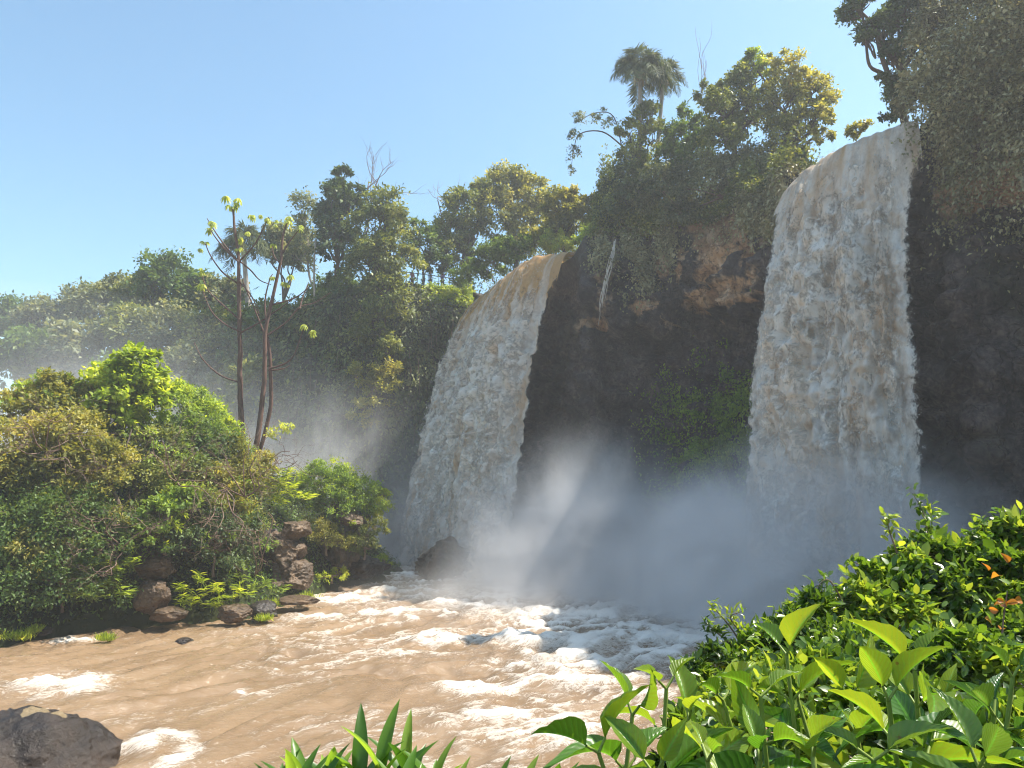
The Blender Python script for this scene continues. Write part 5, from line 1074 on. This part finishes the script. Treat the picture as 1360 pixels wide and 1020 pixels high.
def leafy_bush(label, blobs, nleaf, ls, seed, base, mat='bush', shoots=(), aspect=.55, nb=40):
    rng = np.random.RandomState(seed); root = thing('climber_bush', label, 'bush', base, 'small-leaved bushes in the foreground')
    P, O, K = crown_pts(blobs, nleaf, rng, .2, (.3, 1.)); paths = []
    for k in rng.permutation(len(K))[:nb]: paths.append(limb(np.asarray(base) + rng.normal(size=3) * .2, K[k], .009, .003, rng, .08, 4, 5))
    for sh in shoots:
        p = spline([at(*q) for q in sh], 6); paths.append((p, np.linspace(.007, .002, len(p)), 5))
        for f in np.linspace(.15, 1, 16):
            q0 = np.array([np.interp(f * (len(p) - 1), np.arange(len(p)), p[:, k]) for k in range(3)]); m_ = rng.randint(2, 5)
            P = np.vstack([P, q0 + rng.normal(size=(m_, 3)) * .02]); O = np.vstack([O, rdir(rng, m_)])
    V, F = tubes(paths); mesh('stems', V, F, M['twig'], root, smooth=True)
    n = len(P); a = nrm(O * .6 + rdir(rng, n) * .8); nn = nrm(np.array([0, 0, 1.]) + rdir(rng, n) * .8); sz = ls * rng.uniform(.5, 1.35, n) * np.where(rng.random(n) < .06, 1.6, 1)
    V, F, vf, uv = leaves(P, a, nn, sz, aspect * rng.uniform(.7, 1.2, n), T_OVAL, rng, np.clip(clump_var(P, rng, 3.) + .0, 0, 1)); mesh('foliage', V, F, M[mat], root, attrs={'var': ('FACE', vf)}, smooth=False)
    return root
Yb = 5.2
leafy_bush('small-leaved climbing bush whose tall shoots rise against the dark cliff', [B(1235, 745, 34, 5.2), B(1200, 770, 36, 5.1), B(1270, 760, 34, 5.2), B(1165, 790, 34, 5), B(1215, 820, 50, 4.9), B(1150, 830, 44, 4.8), B(1275, 800, 44, 5)], 9500, .062, 711, (2.7, 5.3, 4.2),
           shoots=[[(1235, 760, 5.2), (1232, 710, 5.2), (1226, 680, 5.2), (1212, 655, 5.2)], [(1205, 770, 5.1), (1190, 730, 5.1), (1180, 700, 5.1), (1182, 685, 5.1)], [(1245, 750, 5.2), (1238, 700, 5.25), (1235, 672, 5.3)], [(1170, 780, 5), (1150, 755, 5), (1130, 745, 5)]])
leafy_bush('small-leaved climbing bush at the right frame edge', [B(1330, 730, 36, 5.2), B(1365, 720, 36, 5.1), B(1310, 770, 40, 5), B(1350, 790, 50, 4.9), B(1320, 850, 46, 4.7), B(1375, 860, 44, 4.6)], 9000, .06, 712, (3.4, 5.2, 4.3),
           shoots=[[(1320, 740, 5.2), (1308, 705, 5.2), (1300, 690, 5.2)], [(1345, 720, 5.2), (1335, 690, 5.2), (1328, 680, 5.2)]])
leafy_bush('small-leaved bush with a thin sprig leaning out over the misty water', [B(1095, 815, 34, 4.8), B(1060, 850, 40, 4.7), B(1010, 870, 34, 4.7), B(965, 885, 28, 4.6), B(1100, 870, 46, 4.6), B(930, 905, 22, 4.5), B(1030, 910, 44, 4.4), B(960, 940, 40, 4.3)], 10500, .052, 713, (1.7, 4.9, 3.7),
           shoots=[[(1000, 880, 4.7), (975, 840, 4.7), (955, 815, 4.7), (940, 800, 4.7)], [(1010, 860, 4.7), (985, 840, 4.7), (970, 820, 4.7), (985, 812, 4.7)], [(1120, 800, 4.8), (1100, 770, 4.8), (1080, 785, 4.8)], [(975, 860, 4.7), (950, 838, 4.7), (938, 828, 4.7)]], aspect=.4)
leafy_bush('shaded small-leaved undergrowth filling the lower right foreground', [B(1180, 900, 60, 3.6), B(1100, 930, 60, 3.5), B(1270, 900, 60, 3.6), B(1340, 920, 60, 3.5), B(1020, 960, 60, 3.3), B(1150, 980, 60, 3.1), B(1260, 980, 60, 3.1), B(930, 1000, 50, 3.1), B(1350, 1000, 60, 3.), B(1060, 1020, 60, 3.)], 15000, .055, 714, (1.6, 3.5, 3.6))
# autumn sprig
rg = np.random.RandomState(5); c0 = at(1335, 800, 4.3); root = thing('autumn_sprig', 'sprig of orange and rust coloured leaves near the right frame edge', 'plant', at(1330, 880, 4.3))
P = c0 + rg.normal(size=(11, 3)) * [.07, .04, .09]; V, F, vf, _ = leaves(P, rdir(rg, 11) * [1, 1, .5], rdir(rg, 11) + [0, -.8, .6], .07 * rg.uniform(.7, 1.2, 11), .6, T_BIG[0][:2], rg); mesh('leaves', V, F, M['autumn'], root, attrs={'var': ('FACE', vf)}, smooth=True)
V, F = tubes([(spline([at(1330, 880, 4.3), at(1332, 830, 4.3), at(1338, 785, 4.3)], 5), np.linspace(.006, .003, 11), 5)]); mesh('stem', V, F, M['twig'], root)
# spear-leaved plants bottom centre
def spear(label, tips, seed, Ls=.26, group='spear-leaved plants along the bottom edge'):
    rng = np.random.RandomState(seed); T = [at(*t_) for t_ in tips]; c = np.mean(T, axis=0); base = np.array([c[0], c[1] + .05, 0]); base[2] = float(near_h(base[0], base[1]))
    root = thing('spear_plant', label, 'plant', base, group); paths = []; lst = []
    for tp in T:
        b0 = np.array([tp[0] + rng.normal() * .06, tp[1] + .05, base[2]]); p = spline([b0, (b0 + tp) / 2 + rng.normal(size=3) * .02, tp - [0, 0, .12]], 6); paths.append((p, np.linspace(.009, .006, len(p)), 6)); az = rng.uniform(0, 6.28)
        for nd in range(17):
            q0 = p[-1] - [0, 0, nd * .018]; az += 2.4; el = 1.4 - nd * .07 + rng.uniform(-.1, .1)
            lst.append((q0, np.array([math.cos(az) * math.cos(el), math.sin(az) * math.cos(el), math.sin(el)]), rdir(rng, 1)[0] * .3 + np.array([-math.cos(az), -math.sin(az), .6]), Ls * rng.uniform(.75, 1.15)))
    V, F = tubes(paths); mesh('stems', V, F, M['stem'], root, smooth=True)
    tm = T_LAN[1]; V, F, vf, uv = leaves(np.array([l[0] for l in lst]), np.array([l[1] for l in lst]), np.array([l[2] for l in lst]), np.array([l[3] for l in lst]), .21 * rng.uniform(.8, 1.3, len(lst)), (tm[0], tm[1]), rng)
    mesh('leaves', V, F, M['spear'], root, attrs={'var': ('FACE', vf)}, smooth=True)
spear('tallest cluster of spear-shaped leaves at the bottom centre', [(478, 985, 2.4), (508, 975, 2.4), (540, 975, 2.45), (578, 1000, 2.4), (460, 1010, 2.5), (530, 1020, 2.3), (560, 1030, 2.3)], 801, .2)
spear('low spear-leaved tuft at the left end of the bottom row', [(372, 1010, 2.4), (402, 1006, 2.4), (440, 1004, 2.45), (425, 1020, 2.3), (390, 1025, 2.3)], 802, .2)
spear('two-bladed spear-leaved tuft right of the bottom centre', [(655, 1035, 2.3), (735, 1030, 2.4), (705, 1040, 2.3)], 803, .18)
spear('small dark spear-leaved tuft between the tallest cluster and the two-bladed one', [(598, 1030, 2.4), (625, 1040, 2.4), (690, 1028, 2.5)], 804, .18)

# ------------------------------------------------------------------ mist and haze
def volbox(name, lo, hi, mat, label, cat):
    lo = np.array(lo, float); hi = np.array(hi, float); o = boxm(name, (lo + hi) / 2, (hi - lo) / 2, mat, None); tag(o, label, cat, kind='stuff'); return o
def mistmat(name, blobs, dens, nscale, col, aniso=.2, lo=.42, hi=.68):
    m, t, out = newmat(name); b = NB(t); g = b.n('NewGeometry').outputs['Position']
    tot = None
    for (c, r, a) in blobs:
        v = b.n('VectorMath', operation='SUBTRACT'); b.l(g, v.inputs[0]); v.inputs[1].default_value = tuple(float(x) for x in c)
        v2 = b.n('VectorMath', operation='DIVIDE'); b.l(v.outputs[0], v2.inputs[0]); v2.inputs[1].default_value = r
        ln = b.n('VectorMath', operation='LENGTH'); b.l(v2.outputs[0], ln.inputs[0])
        f = b.n('MapRange', interpolation_type='SMOOTHERSTEP'); b.l(ln.outputs['Value'], f.inputs[0]); f.inputs[1].default_value = 0; f.inputs[2].default_value = 1; f.inputs[3].default_value = a; f.inputs[4].default_value = 0
        tot = f.outputs[0] if tot is None else b.math('ADD', tot, f.outputs[0])
    n = b.noise(b.mapping(g, (1, 1, .7), (0, .5, 0)), nscale, 6, .66, 1.1); nf = b.ramp(n, [(lo, (.12,) * 3), (hi, (1, 1, 1))])
    d = b.math('MULTIPLY', b.math('MULTIPLY', tot, nf), dens)
    pv = b.n('VolumePrincipled'); pv.inputs['Color'].default_value = (*col, 1); pv.inputs['Anisotropy'].default_value = aniso; b.l(d, pv.inputs['Density']); b.l(pv.outputs[0], out.inputs['Volume'])
    return m
mb = [(( -4.0, 60, 0), (13, 10, 9), .8), ((3.5, 50, 0), (9, 8, 9), .35), ((14, 34, 0), (12, 11, 10), 1.7), ((10.5, 37, 1), (6, 6, 7.5), 1.5), ((4.5, 43, 0), (11, 10, 11), .75), ((9.0, 36.5, 1), (3.4, 3.6, 6.6), 3.2), ((-16, 57, 3), (18, 10, 14), .2), ((-32, 60, 6), (20, 11, 14), .2), ((1, 38, -1), (14, 10, 4), .3)]
mm = mistmat('mist', mb, 1.25, .26, (.99, .98, .985), lo=.43, hi=.62)
o = volbox('mist', (-50, 24, .35), (27, 70, 20), mm, 'white spray mist drifting over the pool at the foot of both waterfalls', 'mist')
m, t, out = newmat('drifting_mist'); b = NB(t); pv = b.n('VolumePrincipled'); pv.inputs['Color'].default_value = (.95, .97, 1, 1); pv.inputs['Density'].default_value = .0045; b.l(pv.outputs[0], out.inputs['Volume']); m.cycles.homogeneous_volume = True
V_, F_ = ICO4; tag(mesh('drifting_mist', V_ * np.array([36, 15, 15]) + np.array([-44, 58, 7.]), F_, m, smooth=True), 'thin bluish mist drifting in front of the far left hillside', 'mist', kind='stuff')
mm.cycles.volume_sampling = 'MULTIPLE_IMPORTANCE'; mm.cycles.volume_step_rate = .42
m, t, out = newmat('haze'); b = NB(t); pv = b.n('VolumePrincipled'); pv.inputs['Color'].default_value = (.93, .96, 1, 1); pv.inputs['Density'].default_value = .0012; pv.inputs['Anisotropy'].default_value = .3
b.l(pv.outputs[0], out.inputs['Volume']); m.cycles.homogeneous_volume = True
boxm('haze', np.array([0, 0, 19.]), np.array([2600., 2600., 26.5]), m, None)['kind'] = 'stuff'
